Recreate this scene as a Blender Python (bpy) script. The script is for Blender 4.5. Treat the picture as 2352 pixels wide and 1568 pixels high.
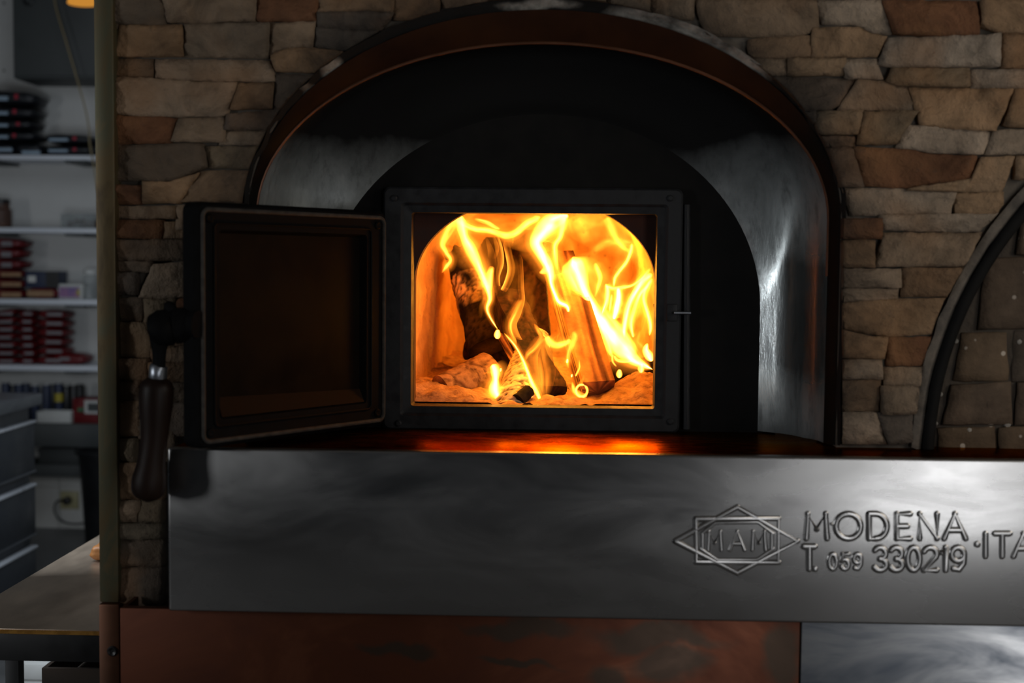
import bpy, bmesh, math, random
from mathutils import Vector, Matrix, noise

for o in list(bpy.data.objects): bpy.data.objects.remove(o)
SC = bpy.context.scene
COL = SC.collection
rnd = random.Random(7)
PI = math.pi

# ------------------------------------------------------------------ camera
F = 2940.0
CAM = Vector((0, -2.5, 1.45))
YAW, PITCH, ROLL = [math.radians(v) for v in (2.0, -3.4326, 0.5335)]
RM = Matrix.Rotation(YAW, 3, 'Z') @ Matrix.Rotation(PI/2 + PITCH, 3, 'X') @ Matrix.Rotation(ROLL, 3, 'Z')
cd = bpy.data.cameras.new('camera'); cam = bpy.data.objects.new('camera', cd); COL.objects.link(cam)
cd.sensor_width = 36; cd.lens = F*36/2352; cd.clip_start = .05; cd.clip_end = 50
cam.matrix_world = Matrix.Translation(CAM) @ RM.to_4x4()
cd.dof.use_dof = True; cd.dof.focus_distance = 2.95; cd.dof.aperture_fstop = 2.2
SC.camera = cam

# ------------------------------------------------------------------ world, lamps, exposure
SC.view_settings.view_transform = 'Standard'
SC.view_settings.look = 'None'
SC.view_settings.exposure = 0; SC.view_settings.gamma = 1
SC.view_settings.use_curve_mapping = False
SC.cycles.use_denoising = True
SC.cycles.transparent_max_bounces = 64
SC.cycles.max_bounces = 8
SC.cycles.sample_clamp_indirect = 6
w = bpy.data.worlds.new('world'); SC.world = w; w.use_nodes = True
w.node_tree.nodes['Background'].inputs[0].default_value = (.62, .72, .85, 1)
w.node_tree.nodes['Background'].inputs[1].default_value = .012

def area(name, loc, target, sx, sy, power, col):
    d = bpy.data.lights.new(name, 'AREA'); d.shape = 'RECTANGLE'; d.size = sx; d.size_y = sy
    d.energy = power; d.color = col
    o = bpy.data.objects.new(name, d); COL.objects.link(o); o.location = loc
    o.rotation_euler = (Vector(target)-Vector(loc)).to_track_quat('-Z', 'Y').to_euler()
    return o
def point(name, loc, r, power, col):
    d = bpy.data.lights.new(name, 'POINT'); d.shadow_soft_size = r; d.energy = power; d.color = col
    o = bpy.data.objects.new(name, d); COL.objects.link(o); o.location = loc
    return o
# daylight of the windows behind the camera, then the store room
area('window_light_right', (2.4, -1.6, 2.05), (.8, 0, 1.3), .9, 1.2, 17, (1, .91, .79))
area('door_light_front', (1.75, -3.9, 1.15), (.6, 0, 1.0), .70, 2.0, 22, (.97, .98, 1))
area('window_light_left', (-3.6, -2.3, 1.5), (.5, .15, 1.4), .40, 1.1, 24, (.94, .97, 1))
area('store_room_light', (-1.35, 2.0, 2.7), (-1.9, 3.6, 1.0), .8, .8, 7, (.80, .90, 1))
area('store_room_fill', (-1.45, .6, 1.25), (-2.2, 4.3, .6), .4, .7, 14, (.82, .91, 1))  # added fill lamp, unseen in mid-room, brightens the tiles and drawer cabinet
FIRE = (1, .37, .03)
point('fire_light', (.0, .62, 1.40), .10, 5, FIRE)
point('fire_light_rear', (.10, 1.05, 1.45), .12, 9, FIRE)
point('ember_light', (-.10, .50, 1.22), .04, .6, FIRE)
point('front_flame_light', (-.01, .38, 1.31), .05, 2.6, FIRE)

# ------------------------------------------------------------------ helpers
def pt(px, py, Y):
    d = RM @ Vector(((px-1176)/F, -(py-784)/F, -1)); t = (Y-CAM.y)/d.y
    return CAM + d*t
def ptz(px, py, Z):
    d = RM @ Vector(((px-1176)/F, -(py-784)/F, -1)); t = (Z-CAM.z)/d.z
    return CAM + d*t
def ptx(px, py, X):
    d = RM @ Vector(((px-1176)/F, -(py-784)/F, -1)); t = (X-CAM.x)/d.x
    return CAM + d*t

def wmat(o):
    m = o.matrix_basis.copy()
    if o.parent: m = wmat(o.parent) @ o.matrix_parent_inverse @ m
    return m
def link(name, me, parent=None, mat=None, smooth=True, keep=True):
    o = bpy.data.objects.new(name, me); COL.objects.link(o)
    if mat and not me.materials: me.materials.append(mat)
    if smooth:
        me.polygons.foreach_set('use_smooth', [True]*len(me.polygons))
    if parent:
        o.parent = parent
        if keep: o.matrix_parent_inverse = wmat(parent).inverted()
    return o
def tag(o, label=None, cat=None, group=None, kind=None):
    if label: o['label'] = label
    if cat: o['category'] = cat
    if group: o['group'] = group
    if kind: o['kind'] = kind
    return o
def empty(name, loc, label=None, cat=None, group=None, rz=0, kind=None):
    o = bpy.data.objects.new(name, None); COL.objects.link(o); o.location = loc
    o.rotation_euler = (0, 0, rz); o.empty_display_size = .05
    return tag(o, label, cat, group, kind)
def mesh(vs, fs):
    me = bpy.data.meshes.new('m'); me.from_pydata([tuple(v) for v in vs], [], fs); me.update()
    return me
def fixn(me):
    bm = bmesh.new(); bm.from_mesh(me); bmesh.ops.recalc_face_normals(bm, faces=bm.faces); bm.to_mesh(me); bm.free()
    return me
class MB:
    def __init__(s): s.v = []; s.f = []
    def add(s, vs, fs):
        n = len(s.v); s.v += [Vector(v) for v in vs]; s.f += [[i+n for i in f] for f in fs]; return s
    def box(s, a, b):
        x0, x1 = sorted((a[0], b[0])); y0, y1 = sorted((a[1], b[1])); z0, z1 = sorted((a[2], b[2]))
        return s.add([(x0,y0,z0),(x1,y0,z0),(x1,y1,z0),(x0,y1,z0),(x0,y0,z1),(x1,y0,z1),(x1,y1,z1),(x0,y1,z1)],
              [(0,3,2,1),(4,5,6,7),(0,1,5,4),(1,2,6,5),(2,3,7,6),(3,0,4,7)])
    def tube(s, pts, r, n=10, cap=True, flat=1.0, up=None):
        pts = [Vector(p) for p in pts]; m = len(pts)
        rs = r if isinstance(r, (list, tuple)) else [r]*m
        vs = []; prev = None
        for i, p in enumerate(pts):
            t = (pts[min(i+1, m-1)]-pts[max(i-1, 0)]).normalized()
            ref = Vector(up) if up else (prev if prev else (Vector((0,0,1)) if abs(t.z) < .9 else Vector((0,1,0))))
            a = ref - t*ref.dot(t)
            if a.length < 1e-4: a = Vector((1,0,0)) - t*t.x
            a.normalize(); prev = a; b = t.cross(a)
            for k in range(n):
                q = 2*PI*k/n
                vs.append(p + a*(math.cos(q)*rs[i]*flat) + b*(math.sin(q)*rs[i]))
        fs = [(i*n+k, i*n+(k+1) % n, (i+1)*n+(k+1) % n, (i+1)*n+k) for i in range(m-1) for k in range(n)]
        if cap:
            fs.append(tuple(range(n-1, -1, -1))); fs.append(tuple((m-1)*n+k for k in range(n)))
        return s.add(vs, fs)
    def lathe(s, c, prof, n=24, axis='Z'):
        vs = []
        for r, h in prof:
            for k in range(n):
                q = 2*PI*k/n; x, y = r*math.cos(q), r*math.sin(q)
                vs.append(Vector(c)+(Vector((x,y,h)) if axis == 'Z' else Vector((x,h,-y)) if axis == 'Y' else Vector((h,x,y))))
        m = len(prof)
        fs = [(i*n+k, i*n+(k+1) % n, (i+1)*n+(k+1) % n, (i+1)*n+k) for i in range(m-1) for k in range(n)]
        fs.append(tuple(range(n-1, -1, -1))); fs.append(tuple((m-1)*n+k for k in range(n)))
        return s.add(vs, fs)
    def mesh(s): return fixn(mesh(s.v, s.f))
    def obj(s, name, mat, parent=None, smooth=False, bevel=0, seg=2, keep=True):
        me = s.mesh()
        if bevel:
            bm = bmesh.new(); bm.from_mesh(me)
            es = [e for e in bm.edges if len(e.link_faces) == 2 and e.calc_face_angle(0) > .6]
            bmesh.ops.bevel(bm, geom=es, offset=bevel, segments=seg, affect='EDGES', profile=.5, clamp_overlap=True)
            bm.to_mesh(me); bm.free(); smooth = True
        o = link(name, me, parent, mat, smooth, keep)
        if smooth: autosmooth(me)
        return o
def autosmooth(me, ang=.7):
    bm = bmesh.new(); bm.from_mesh(me)
    for e in bm.edges:
        if len(e.link_faces) == 2 and e.calc_face_angle(0) > ang: e.smooth = False
    bm.to_mesh(me); bm.free()
def bbox(name, a, b, mat, parent=None, bevel=.003, keep=True):
    return MB().box(a, b).obj(name, mat, parent, bevel=bevel, keep=keep)

def catmull(P, n):
    P = [tuple(p) for p in P]; out = []; m = len(P)
    for i in range(n):
        u = i/(n-1)*(m-1); k = min(int(u), m-2); t = u-k
        p0, p1, p2, p3 = P[max(k-1, 0)], P[k], P[k+1], P[min(k+2, m-1)]
        out.append([.5*(2*b+(c-a)*t+(2*a-5*b+4*c-d)*t*t+(3*b-a-3*c+d)*t**3) for a, b, c, d in zip(p0, p1, p2, p3)])
    return out

# ------------------------------------------------------------------ materials
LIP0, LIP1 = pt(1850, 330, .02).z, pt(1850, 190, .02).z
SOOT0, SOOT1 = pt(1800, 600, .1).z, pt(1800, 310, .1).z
class NT:
    def __init__(s, name):
        s.m = bpy.data.materials.new(name); s.m.use_nodes = True; s.t = s.m.node_tree; s.t.nodes.clear()
        s.out = s.n('ShaderNodeOutputMaterial')
    def n(s, typ, **kw):
        nd = s.t.nodes.new(typ)
        for k, v in kw.items(): setattr(nd, k, v)
        return nd
    def l(s, a, b): s.t.links.new(a, b)
    def coords(s, scale=(1,1,1), src='Object', rot=(0,0,0)):
        tc = s.n('ShaderNodeTexCoord'); mp = s.n('ShaderNodeMapping')
        mp.inputs['Scale'].default_value = scale; mp.inputs['Rotation'].default_value = rot
        s.l(tc.outputs[src], mp.inputs[0]); return mp.outputs[0]
    def noise(s, vec, scale, detail=6, rough=.6, dist=0):
        nd = s.n('ShaderNodeTexNoise'); nd.inputs['Scale'].default_value = scale; nd.inputs['Detail'].default_value = detail
        nd.inputs['Roughness'].default_value = rough; nd.inputs['Distortion'].default_value = dist
        s.l(vec, nd.inputs['Vector']); return nd.outputs['Fac']
    def ramp(s, fac, stops):
        nd = s.n('ShaderNodeValToRGB'); cr = nd.color_ramp
        while len(cr.elements) < len(stops): cr.elements.new(.5)
        for e, (p, c) in zip(cr.elements, stops):
            e.position = p; e.color = (c, c, c, 1) if isinstance(c, (int, float)) else (*c, 1)
        s.l(fac, nd.inputs[0]); return nd.outputs[0]
    def mix(s, fac, a, b, mode='MIX'):
        nd = s.n('ShaderNodeMix', data_type='RGBA', blend_type=mode)
        for v, i in ((fac, 0), (a, 6), (b, 7)):
            if isinstance(v, (int, float)): nd.inputs[i].default_value = v
            elif isinstance(v, tuple): nd.inputs[i].default_value = (*v, 1)
            else: s.l(v, nd.inputs[i])
        return nd.outputs[2]
    def math(s, op, a, b=None, c=None):
        nd = s.n('ShaderNodeMath', operation=op)
        for i, v in enumerate((a, b, c)):
            if v is None: continue
            if isinstance(v, (int, float)): nd.inputs[i].default_value = v
            else: s.l(v, nd.inputs[i])
        return nd.outputs[0]
    def bump(s, h, strength, dist):
        nd = s.n('ShaderNodeBump'); nd.inputs['Strength'].default_value = strength; nd.inputs['Distance'].default_value = dist
        s.l(h, nd.inputs['Height']); return nd.outputs[0]
    def prin(s, col, rough=.6, metal=0, normal=None, spec=.5, aniso=0, tangent=None, coat=0):
        b = s.n('ShaderNodeBsdfPrincipled')
        for key, v in (('Base Color', col), ('Roughness', rough), ('Metallic', metal)):
            if isinstance(v, tuple): b.inputs[key].default_value = (*v, 1)
            elif isinstance(v, (int, float)): b.inputs[key].default_value = v
            else: s.l(v, b.inputs[key])
        b.inputs['Specular IOR Level'].default_value = spec
        b.inputs['Coat Weight'].default_value = coat
        if normal: s.l(normal, b.inputs['Normal'])
        if aniso:
            b.inputs['Anisotropic'].default_value = aniso
            if tangent: s.l(tangent, b.inputs['Tangent'])
        s.l(b.outputs[0], s.out.inputs[0]); return b
def simple(name, c1, c2=None, scale=20, rough=.6, metal=0, bump=.2, bd=.002, stretch=(1,1,1), spec=.5, rvar=.1, detail=6):
    t = NT(name); v = t.coords(stretch); f = t.noise(v, scale, detail)
    c2 = c2 or tuple(x*.7 for x in c1)
    col = t.ramp(f, [(.3, c2), (.7, c1)])
    r = t.ramp(f, [(.3, max(.02, rough-rvar)), (.7, min(1, rough+rvar))])
    t.prin(col, r, metal, t.bump(f, bump, bd) if bump else None, spec); return t.m

M = {}
# stone: colour comes from each stone object
t = NT('split_stone'); v = t.coords()
oi = t.n('ShaderNodeObjectInfo'); ofs = t.n('ShaderNodeVectorMath', operation='ADD'); t.l(v, ofs.inputs[0]); t.l(oi.outputs['Location'], ofs.inputs[1])
f1 = t.noise(v, 9, 8, .65, .6); f2 = t.noise(v, 38, 6, .7); f3 = t.noise(v, 4, 3, .5)
g = t.ramp(f1, [(.30, .45), (.5, .98), (.70, 1.45)])
c = t.mix(1.0, oi.outputs['Color'], g, 'MULTIPLY')
c = t.mix(t.ramp(f3, [(.5, 0.), (.68, .55)]), c, (.26, .13, .055))
c = t.mix(t.ramp(f2, [(.60, 0.), (.74, .5)]), c, (.06, .05, .04))
hh = t.mix(.35, f1, f2)
# soot the fire has left on the stones round the arch
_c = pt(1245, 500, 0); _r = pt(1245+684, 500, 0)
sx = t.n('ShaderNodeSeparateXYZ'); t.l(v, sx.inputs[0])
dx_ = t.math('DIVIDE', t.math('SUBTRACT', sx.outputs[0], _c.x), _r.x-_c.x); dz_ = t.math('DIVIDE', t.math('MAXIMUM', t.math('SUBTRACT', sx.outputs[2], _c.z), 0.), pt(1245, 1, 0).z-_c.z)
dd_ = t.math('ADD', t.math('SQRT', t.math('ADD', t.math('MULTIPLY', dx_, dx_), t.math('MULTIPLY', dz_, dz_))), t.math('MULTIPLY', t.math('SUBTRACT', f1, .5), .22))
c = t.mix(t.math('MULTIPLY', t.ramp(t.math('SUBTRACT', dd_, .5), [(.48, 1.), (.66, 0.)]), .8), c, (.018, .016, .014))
t.prin(c, .85, 0, t.bump(hh, 1., .032), .2); M['stone'] = t.m
M['mortar'] = simple('mortar', (.10, .085, .068), (.05, .043, .035), 25, .95, 0, .6, .006)
M['edge'] = simple('broken_mortar_edge', (.34, .32, .28), (.05, .045, .04), 14, .9, 0, .8, .012, detail=8)

# brushed steel
def steel(name, base, rough, stretch, sm=6., tint=None, amt=.5, bumpd=.0006):
    t = NT(name); v = t.coords(stretch); f = t.noise(v, 60, 5, .7); v2 = t.coords((1, 1, 3.2), rot=(0, .25, 0)); s = t.noise(v2, sm, 4, .55, .6)
    col = t.mix(t.ramp(s, [(.35, 0.), (.7, amt)]), base, tint or tuple(min(1, x*1.5) for x in base))
    r = t.ramp(s, [(.3, rough+.08), (.7, rough-.06)])
    tg = t.n('ShaderNodeTangent', direction_type='RADIAL', axis='Z')
    t.prin(col, r, 1, t.bump(f, .12, bumpd), .5, .35, None); return t.m
M['steel'] = steel('brushed_steel', (.34, .335, .33), .25, (1, 1, 14), 3., None, .3)
M['galv'] = steel('galvanised_steel', (.10, .115, .14), .34, (1, 1, 5), 4, (.55, .55, .55), .9)
M['cabinet'] = simple('dark_steel_front', (.045, .053, .066), (.035, .042, .052), 10, .4, .3, .05, .001)
M['steel_dark'] = steel('dull_steel', (.25, .27, .30), .35, (1, 1, 6))
# worn dark metal of the hood
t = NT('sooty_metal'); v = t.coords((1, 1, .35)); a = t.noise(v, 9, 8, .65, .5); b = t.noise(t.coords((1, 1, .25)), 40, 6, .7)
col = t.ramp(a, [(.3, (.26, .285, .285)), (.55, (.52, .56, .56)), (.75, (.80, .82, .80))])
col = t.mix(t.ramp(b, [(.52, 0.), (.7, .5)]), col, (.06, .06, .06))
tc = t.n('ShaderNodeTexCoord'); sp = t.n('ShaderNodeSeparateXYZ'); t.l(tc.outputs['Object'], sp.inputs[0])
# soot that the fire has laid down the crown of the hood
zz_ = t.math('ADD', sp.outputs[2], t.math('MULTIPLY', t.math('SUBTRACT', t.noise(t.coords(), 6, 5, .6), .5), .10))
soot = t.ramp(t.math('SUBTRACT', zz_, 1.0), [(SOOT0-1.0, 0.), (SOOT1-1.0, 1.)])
low = t.ramp(t.math('SUBTRACT', zz_, 1.0), [(pt(1800, 1020, .1).z-1.0, .8), (pt(1800, 860, .1).z-1.0, 0.)])  # painted shade: lower hood darkens in colour towards the ledge
soot = t.math('MAXIMUM', soot, low)  # crown soot joined with the painted shade below
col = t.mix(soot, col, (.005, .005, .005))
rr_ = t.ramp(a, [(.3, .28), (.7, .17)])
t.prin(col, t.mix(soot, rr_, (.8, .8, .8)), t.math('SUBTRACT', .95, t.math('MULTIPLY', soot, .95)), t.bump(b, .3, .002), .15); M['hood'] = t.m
M['iron'] = simple('black_cast_iron', (.016, .017, .019), (.006, .006, .007), 40, .6, 0, .35, .0015, rvar=.12, spec=.25)
M['door_iron'] = simple('sooted_door_iron', (.005, .005, .0055), (.0025, .0025, .0025), 40, .65, 0, .3, .0015, rvar=.1, spec=.05)
M['soot'] = simple('black_soot', (.010, .0095, .009), (.004, .004, .004), 14, .8, 0, .3, .002, spec=.1)
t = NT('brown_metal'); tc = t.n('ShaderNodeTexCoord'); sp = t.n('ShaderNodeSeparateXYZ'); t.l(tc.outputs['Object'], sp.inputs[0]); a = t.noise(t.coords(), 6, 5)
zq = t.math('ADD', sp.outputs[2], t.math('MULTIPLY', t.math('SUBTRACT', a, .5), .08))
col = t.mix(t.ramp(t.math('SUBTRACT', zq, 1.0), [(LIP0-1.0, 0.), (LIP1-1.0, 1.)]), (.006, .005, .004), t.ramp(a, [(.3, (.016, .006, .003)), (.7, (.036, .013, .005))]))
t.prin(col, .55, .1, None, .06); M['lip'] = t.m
M['ledge'] = simple('copper_ledge_metal', (.12, .048, .012), (.08, .03, .008), 12, .27, 1, .1, .0008, (1, 6, 1))
_b = [n for n in M['ledge'].node_tree.nodes if n.type == 'BSDF_PRINCIPLED'][0]; _b.inputs['Specular Tint'].default_value = (.85, .42, .10, 1)
# weathered strip
t = NT('weathered_strip'); v = t.coords((1, 1, .5)); a = t.noise(v, 9, 7, .65, .8)
col = t.ramp(a, [(.28, (.035, .022, .010)), (.45, (.11, .078, .036)), (.6, (.085, .082, .048)), (.75, (.17, .105, .045))])
t.prin(col, .5, .55, t.bump(a, .3, .002)); M['strip'] = t.m
M['copper_strip'] = simple('copper_strip', (.15, .06, .03), (.08, .035, .018), 7, .45, .6, .2, .001)
# copper panel with dark smears
def blobs(t, lst, wob=.055):
    tc = t.n('ShaderNodeTexCoord'); nz = t.n('ShaderNodeTexNoise'); nz.inputs['Scale'].default_value = 9; nz.inputs['Detail'].default_value = 5
    t.l(tc.outputs['Object'], nz.inputs['Vector'])
    sub = t.n('ShaderNodeVectorMath', operation='MULTIPLY_ADD'); t.l(nz.outputs['Color'], sub.inputs[0]); sub.inputs[1].default_value = (wob*2,)*3; t.l(tc.outputs['Object'], sub.inputs[2])
    sep = t.n('ShaderNodeSeparateXYZ'); t.l(sub.outputs[0], sep.inputs[0]); acc = None
    for x, z, rx, rz in lst:
        dx = t.math('DIVIDE', t.math('SUBTRACT', sep.outputs[0], x+wob), rx); dz = t.math('DIVIDE', t.math('SUBTRACT', sep.outputs[2], z+wob), rz)
        d = t.math('SQRT', t.math('ADD', t.math('MULTIPLY', dx, dx), t.math('MULTIPLY', dz, dz)))
        acc = d if acc is None else t.math('MINIMUM', acc, d)
    return t.ramp(acc, [(.55, 1.), (1.05, 0.)])
YP = -.12
def bl(x0, y0, x1, y1, Y=YP):
    a, b = pt(x0, y0, Y), pt(x1, y1, Y); return ((a.x+b.x)/2, (a.z+b.z)/2, abs(b.x-a.x)/2, abs(b.z-a.z)/2)
t = NT('stained_copper'); a = t.noise(t.coords((.7, 1, 1)), 5, 7, .6, 1.)
col = t.ramp(a, [(.3, (.05, .015, .008)), (.55, (.085, .026, .012)), (.75, (.15, .052, .025))])
msk = blobs(t, [bl(820, 1474, 1010, 1512), bl(1040, 1420, 1360, 1470), bl(1330, 1425, 1700, 1500), bl(1430, 1470, 1650, 1570), bl(1740, 1425, 1842, 1600), bl(1080, 1500, 1300, 1530), bl(1330, 1500, 1460, 1600)])
col = t.mix(t.math('MULTIPLY', msk, .85), col, (.035, .026, .018))
t.prin(col, t.ramp(a, [(.3, .5), (.7, .38)]), .8, t.bump(a, .15, .002)); M['copper'] = t.m
t = NT('sooted_mortar_edge'); a = t.noise(t.coords(), 22, 8, .7)
col = t.ramp(a, [(.35, (.10, .095, .085)), (.65, (.36, .34, .30))])
mk = blobs(t, [bl(1380, 0, 1560, 80, 0), bl(1500, 25, 1690, 160, 0), bl(1620, 80, 1790, 215, 0), bl(1130, -6, 1340, 22, 0), bl(725, 130, 800, 200, 0), bl(690, 190, 740, 230, 0)], .02)
col = t.mix(mk, (.010, .0095, .009), col)
t.prin(col, .9, 0, t.bump(a, .8, .01), .2); M['edge1'] = t.m
M['wood'] = simple('dark_handle_wood', (.013, .0055, .003), (.006, .003, .002), 30, .5, 0, .2, .001, (1, 1, .12), spec=.15)
M['gasket'] = simple('rope_gasket', (.05, .044, .037), (.008, .007, .006), 60, .9, 0, .6, .002)
M['pane'] = simple('sooty_door_lining', (.006, .004, .0025), (.003, .002, .0015), 10, .45, 0, .15, .001, spec=.05, rvar=.1)
M['glow_lining'] = simple('firelit_brown_lining', (.018, .008, .0035), (.009, .0045, .0025), 16, .8, 0, .4, .003, spec=.08)  # firelight on the door sill, put into a brown colour
# refractory
t = NT('refractory'); v = t.coords(); a = t.noise(v, 7, 8, .65, .4); b = t.noise(v, 70, 3, .6); vv = t.n('ShaderNodeTexVoronoi'); vv.inputs['Scale'].default_value = 60; t.l(v, vv.inputs['Vector']); sc3 = t.n('ShaderNodeSeparateColor'); t.l(vv.outputs['Color'], sc3.inputs[0])
col = t.ramp(a, [(.3, (.40, .21, .09)), (.55, (.60, .35, .16)), (.75, (.72, .46, .24))])
col = t.mix(t.math('MULTIPLY', t.ramp(vv.outputs['Distance'], [(.14, .8), (.28, 0.)]), t.ramp(sc3.outputs[0], [(.70, 0.), (.85, 1.)])), col, (.16, .08, .045))
t.prin(col, .9, 0, t.bump(t.mix(.5, a, b), .5, .006), .2); M['refractory'] = t.m
M['mouth'] = simple('scorched_mouth_brick', (.06, .016, .007), (.025, .007, .004), 20, .9, 0, .4, .004)
t = NT('ash'); v = t.coords(); a = t.noise(v, 45, 8, .7); b = t.noise(v, 9, 5, .6)
col = t.ramp(a, [(.3, (.16, .08, .045)), (.5, (.44, .26, .14)), (.75, (.62, .40, .22))])
col = t.mix(t.ramp(b, [(.56, 0.), (.66, .8)]), col, (.10, .05, .03))
t.prin(col, .95, 0, t.bump(a, .9, .006), .1); M['ash'] = t.m
def logmat(name, low, high, grain=False):
    t = NT(name); at = t.n('ShaderNodeAttribute', attribute_name='plate'); v = t.coords(); a = t.noise(v, 60, 6, .7)
    col = t.mix(at.outputs['Fac'], low, high); col = t.mix(1., col, t.ramp(a, [(.25, .45), (.7, 1.25)]), 'MULTIPLY')
    t.prin(col, .9, 0, t.bump(a, .6, .003), .2); return t.m
M['char'] = logmat('charred_wood', (.008, .006, .005), (.022, .016, .013))
M['charash'] = logmat('charred_wood_with_pale_plates', (.008, .006, .005), (.9, .66, .40))
M['paleash'] = logmat('ash_covered_wood', (.015, .01, .008), (.85, .66, .42))
M['greyash'] = logmat('grey_ash_wood', (.07, .03, .015), (.34, .19, .095))
M['darkred'] = logmat('scorched_wood', (.008, .005, .004), (.05, .022, .012))
t = NT('split_firewood'); at = t.n('ShaderNodeAttribute', attribute_name='grain'); a = t.noise(t.coords(), 40, 5, .7)
col = t.ramp(at.outputs['Fac'], [(.0, (.05, .02, .01)), (.35, (.20, .09, .045)), (.6, (.46, .22, .085)), (1., (.60, .33, .14))])
col = t.mix(1., col, t.ramp(a, [(.3, .7), (.7, 1.15)]), 'MULTIPLY')
t.prin(col, .8, 0, t.bump(at.outputs['Fac'], .6, .004), .2); M['split'] = t.m
# flame: additive emission, amount carried by the mesh
t = NT('flame'); at = t.n('ShaderNodeAttribute', attribute_name='flame_amount')
em = t.n('ShaderNodeEmission'); tr = t.n('ShaderNodeBsdfTransparent'); ad = t.n('ShaderNodeAddShader')
hc = t.ramp(t.math('MULTIPLY', at.outputs['Fac'], .12), [(0., (1, .23, .012)), (.12, (1, .34, .03)), (.4, (1, .44, .07)), (1., (1, .56, .16))])
t.l(hc, em.inputs[0]); t.l(at.outputs['Fac'], em.inputs[1]); t.l(em.outputs[0], ad.inputs[0]); t.l(tr.outputs[0], ad.inputs[1]); t.l(ad.outputs[0], t.out.inputs[0])
M['flame'] = t.m
# store room
M['paint'] = simple('white_wall_paint', (.56, .55, .53), (.52, .51, .49), 6, .8, 0, .05, .001)
M['tile'] = simple('white_glazed_tile', (.62, .61, .58), (.58, .57, .54), 5, .25, 0, 0, 0)
M['floor'] = simple('grey_floor', (.17, .17, .17), (.12, .12, .12), 8, .45, 0, .1, .002)
M['ceil'] = simple('ceiling_paint', (.25, .24, .23), (.22, .21, .2), 4, .9, 0, .05, .001)
M['shelf'] = simple('white_shelf_board', (.62, .65, .70), (.58, .6, .65), 6, .35, 0, 0, 0)
M['greybox'] = simple('dark_grey_paint', (.055, .06, .06), (.045, .05, .05), 6, .6, 0, 0, 0)
M['blackbag'] = simple('black_film_bag', (.014, .016, .02), (.006, .007, .01), 30, .28, 0, .5, .004)
M['paleprint'] = simple('pale_blue_print', (.30, .38, .46), (.22, .30, .38), 40, .5, 0, 0, 0)
M['red'] = simple('red_packet_film', (.15, .005, .008), (.09, .004, .005), 30, .4, 0, .4, .003)
M['redspot'] = simple('red_print', (.35, .01, .03), (.3, .01, .03), 20, .5, 0, 0, 0)
M['white'] = simple('white_plastic', (.55, .55, .53), (.5, .5, .48), 20, .5, 0, 0, 0)
M['greyprint'] = simple('dim_grey_print', (.20, .19, .20), (.15, .14, .15), 20, .5, 0, 0, 0)
M['tanfood'] = simple('tan_biscuit_print', (.34, .21, .11), (.22, .12, .06), 60, .5, 0, 0, 0)
M['navy'] = simple('navy_cardboard', (.025, .035, .075), (.018, .025, .05), 10, .5, 0, 0, 0)
M['black'] = simple('black_plastic', (.012, .012, .013), (.008, .008, .009), 12, .4, 0, .05, .001)
M['brownfood'] = simple('brown_contents', (.11, .05, .03), (.04, .02, .015), 60, .6, 0, .5, .004)
M['pinkprint'] = simple('pink_purple_print', (.36, .16, .26), (.13, .10, .28), 14, .5, 0, 0, 0, detail=2)
M['yellow'] = simple('yellow_print', (.42, .34, .03), (.38, .30, .03), 20, .5, 0, 0, 0)
M['green'] = simple('green_print', (.03, .12, .05), (.02, .1, .04), 20, .5, 0, 0, 0)
M['cable'] = simple('beige_cable', (.26, .20, .10), (.22, .17, .08), 20, .6, 0, 0, 0)
M['ivory'] = simple('ivory_socket_plastic', (.44, .40, .22), (.40, .36, .2), 20, .5, 0, 0, 0)
M['darkwood'] = simple('dark_crate_wood', (.045, .03, .02), (.025, .016, .01), 20, .8, 0, .3, .002, (.2, 1, 1))
M['table'] = simple('worn_steel_top', (.60, .48, .37), (.42, .33, .25), 14, .38, .8, .12, .0008, (1, .35, 1), rvar=.06)
M['tabledark'] = simple('black_table_frame', (.02, .02, .021), (.014, .014, .014), 12, .5, .3, .05, .001)
M['orange'] = simple('orange_brown_crust', (.42, .17, .04), (.22, .08, .02), 20, .5, 0, .3, .003)
t = NT('clear_plastic'); b = t.prin((.75, .78, .78), .12, 0); b.inputs['Transmission Weight'].default_value = .85; b.inputs['IOR'].default_value = 1.2; M['clear'] = t.m
t = NT('lamp_glow'); e = t.n('ShaderNodeEmission'); e.inputs[0].default_value = (1, .42, .06, 1); e.inputs[1].default_value = .55; t.l(e.outputs[0], t.out.inputs[0]); M['lampglow'] = t.m
# rubble infill of the second arch
t = NT('rubble_infill'); v = t.coords(); a = t.noise(v, 12, 8, .7); vv = t.n('ShaderNodeTexVoronoi'); vv.inputs['Scale'].default_value = 55; t.l(v, vv.inputs['Vector'])
sepc = t.n('ShaderNodeSeparateColor'); t.l(vv.outputs['Color'], sepc.inputs[0])
oi = t.n('ShaderNodeObjectInfo')
col = t.mix(1., oi.outputs['Color'], t.ramp(a, [(.28, .5), (.7, 1.4)]), 'MULTIPLY')
spk = t.math('MULTIPLY', t.ramp(vv.outputs['Distance'], [(.22, 1.), (.32, 0.)]), t.ramp(sepc.outputs[0], [(.86, 0.), (.92, .8)]))
col = t.mix(spk, col, (.45, .40, .34))
t.prin(col, .85, 0, t.bump(a, .8, .01), .25); M['rubble'] = t.m
M['rubblemortar'] = simple('rubble_mortar', (.055, .042, .030), (.028, .022, .017), 30, .95, 0, .8, .008)
M['glint_edge'] = simple('orange_glint_edge', (.95, .50, .12), (.8, .4, .1), 30, .3, 1, 0, 0)  # orange glint of the table edge, put into the metal colour
M['edge2'] = simple('sooted_brown_mortar', (.15, .125, .10), (.03, .026, .022), 20, .9, 0, .8, .01, detail=8)

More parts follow.
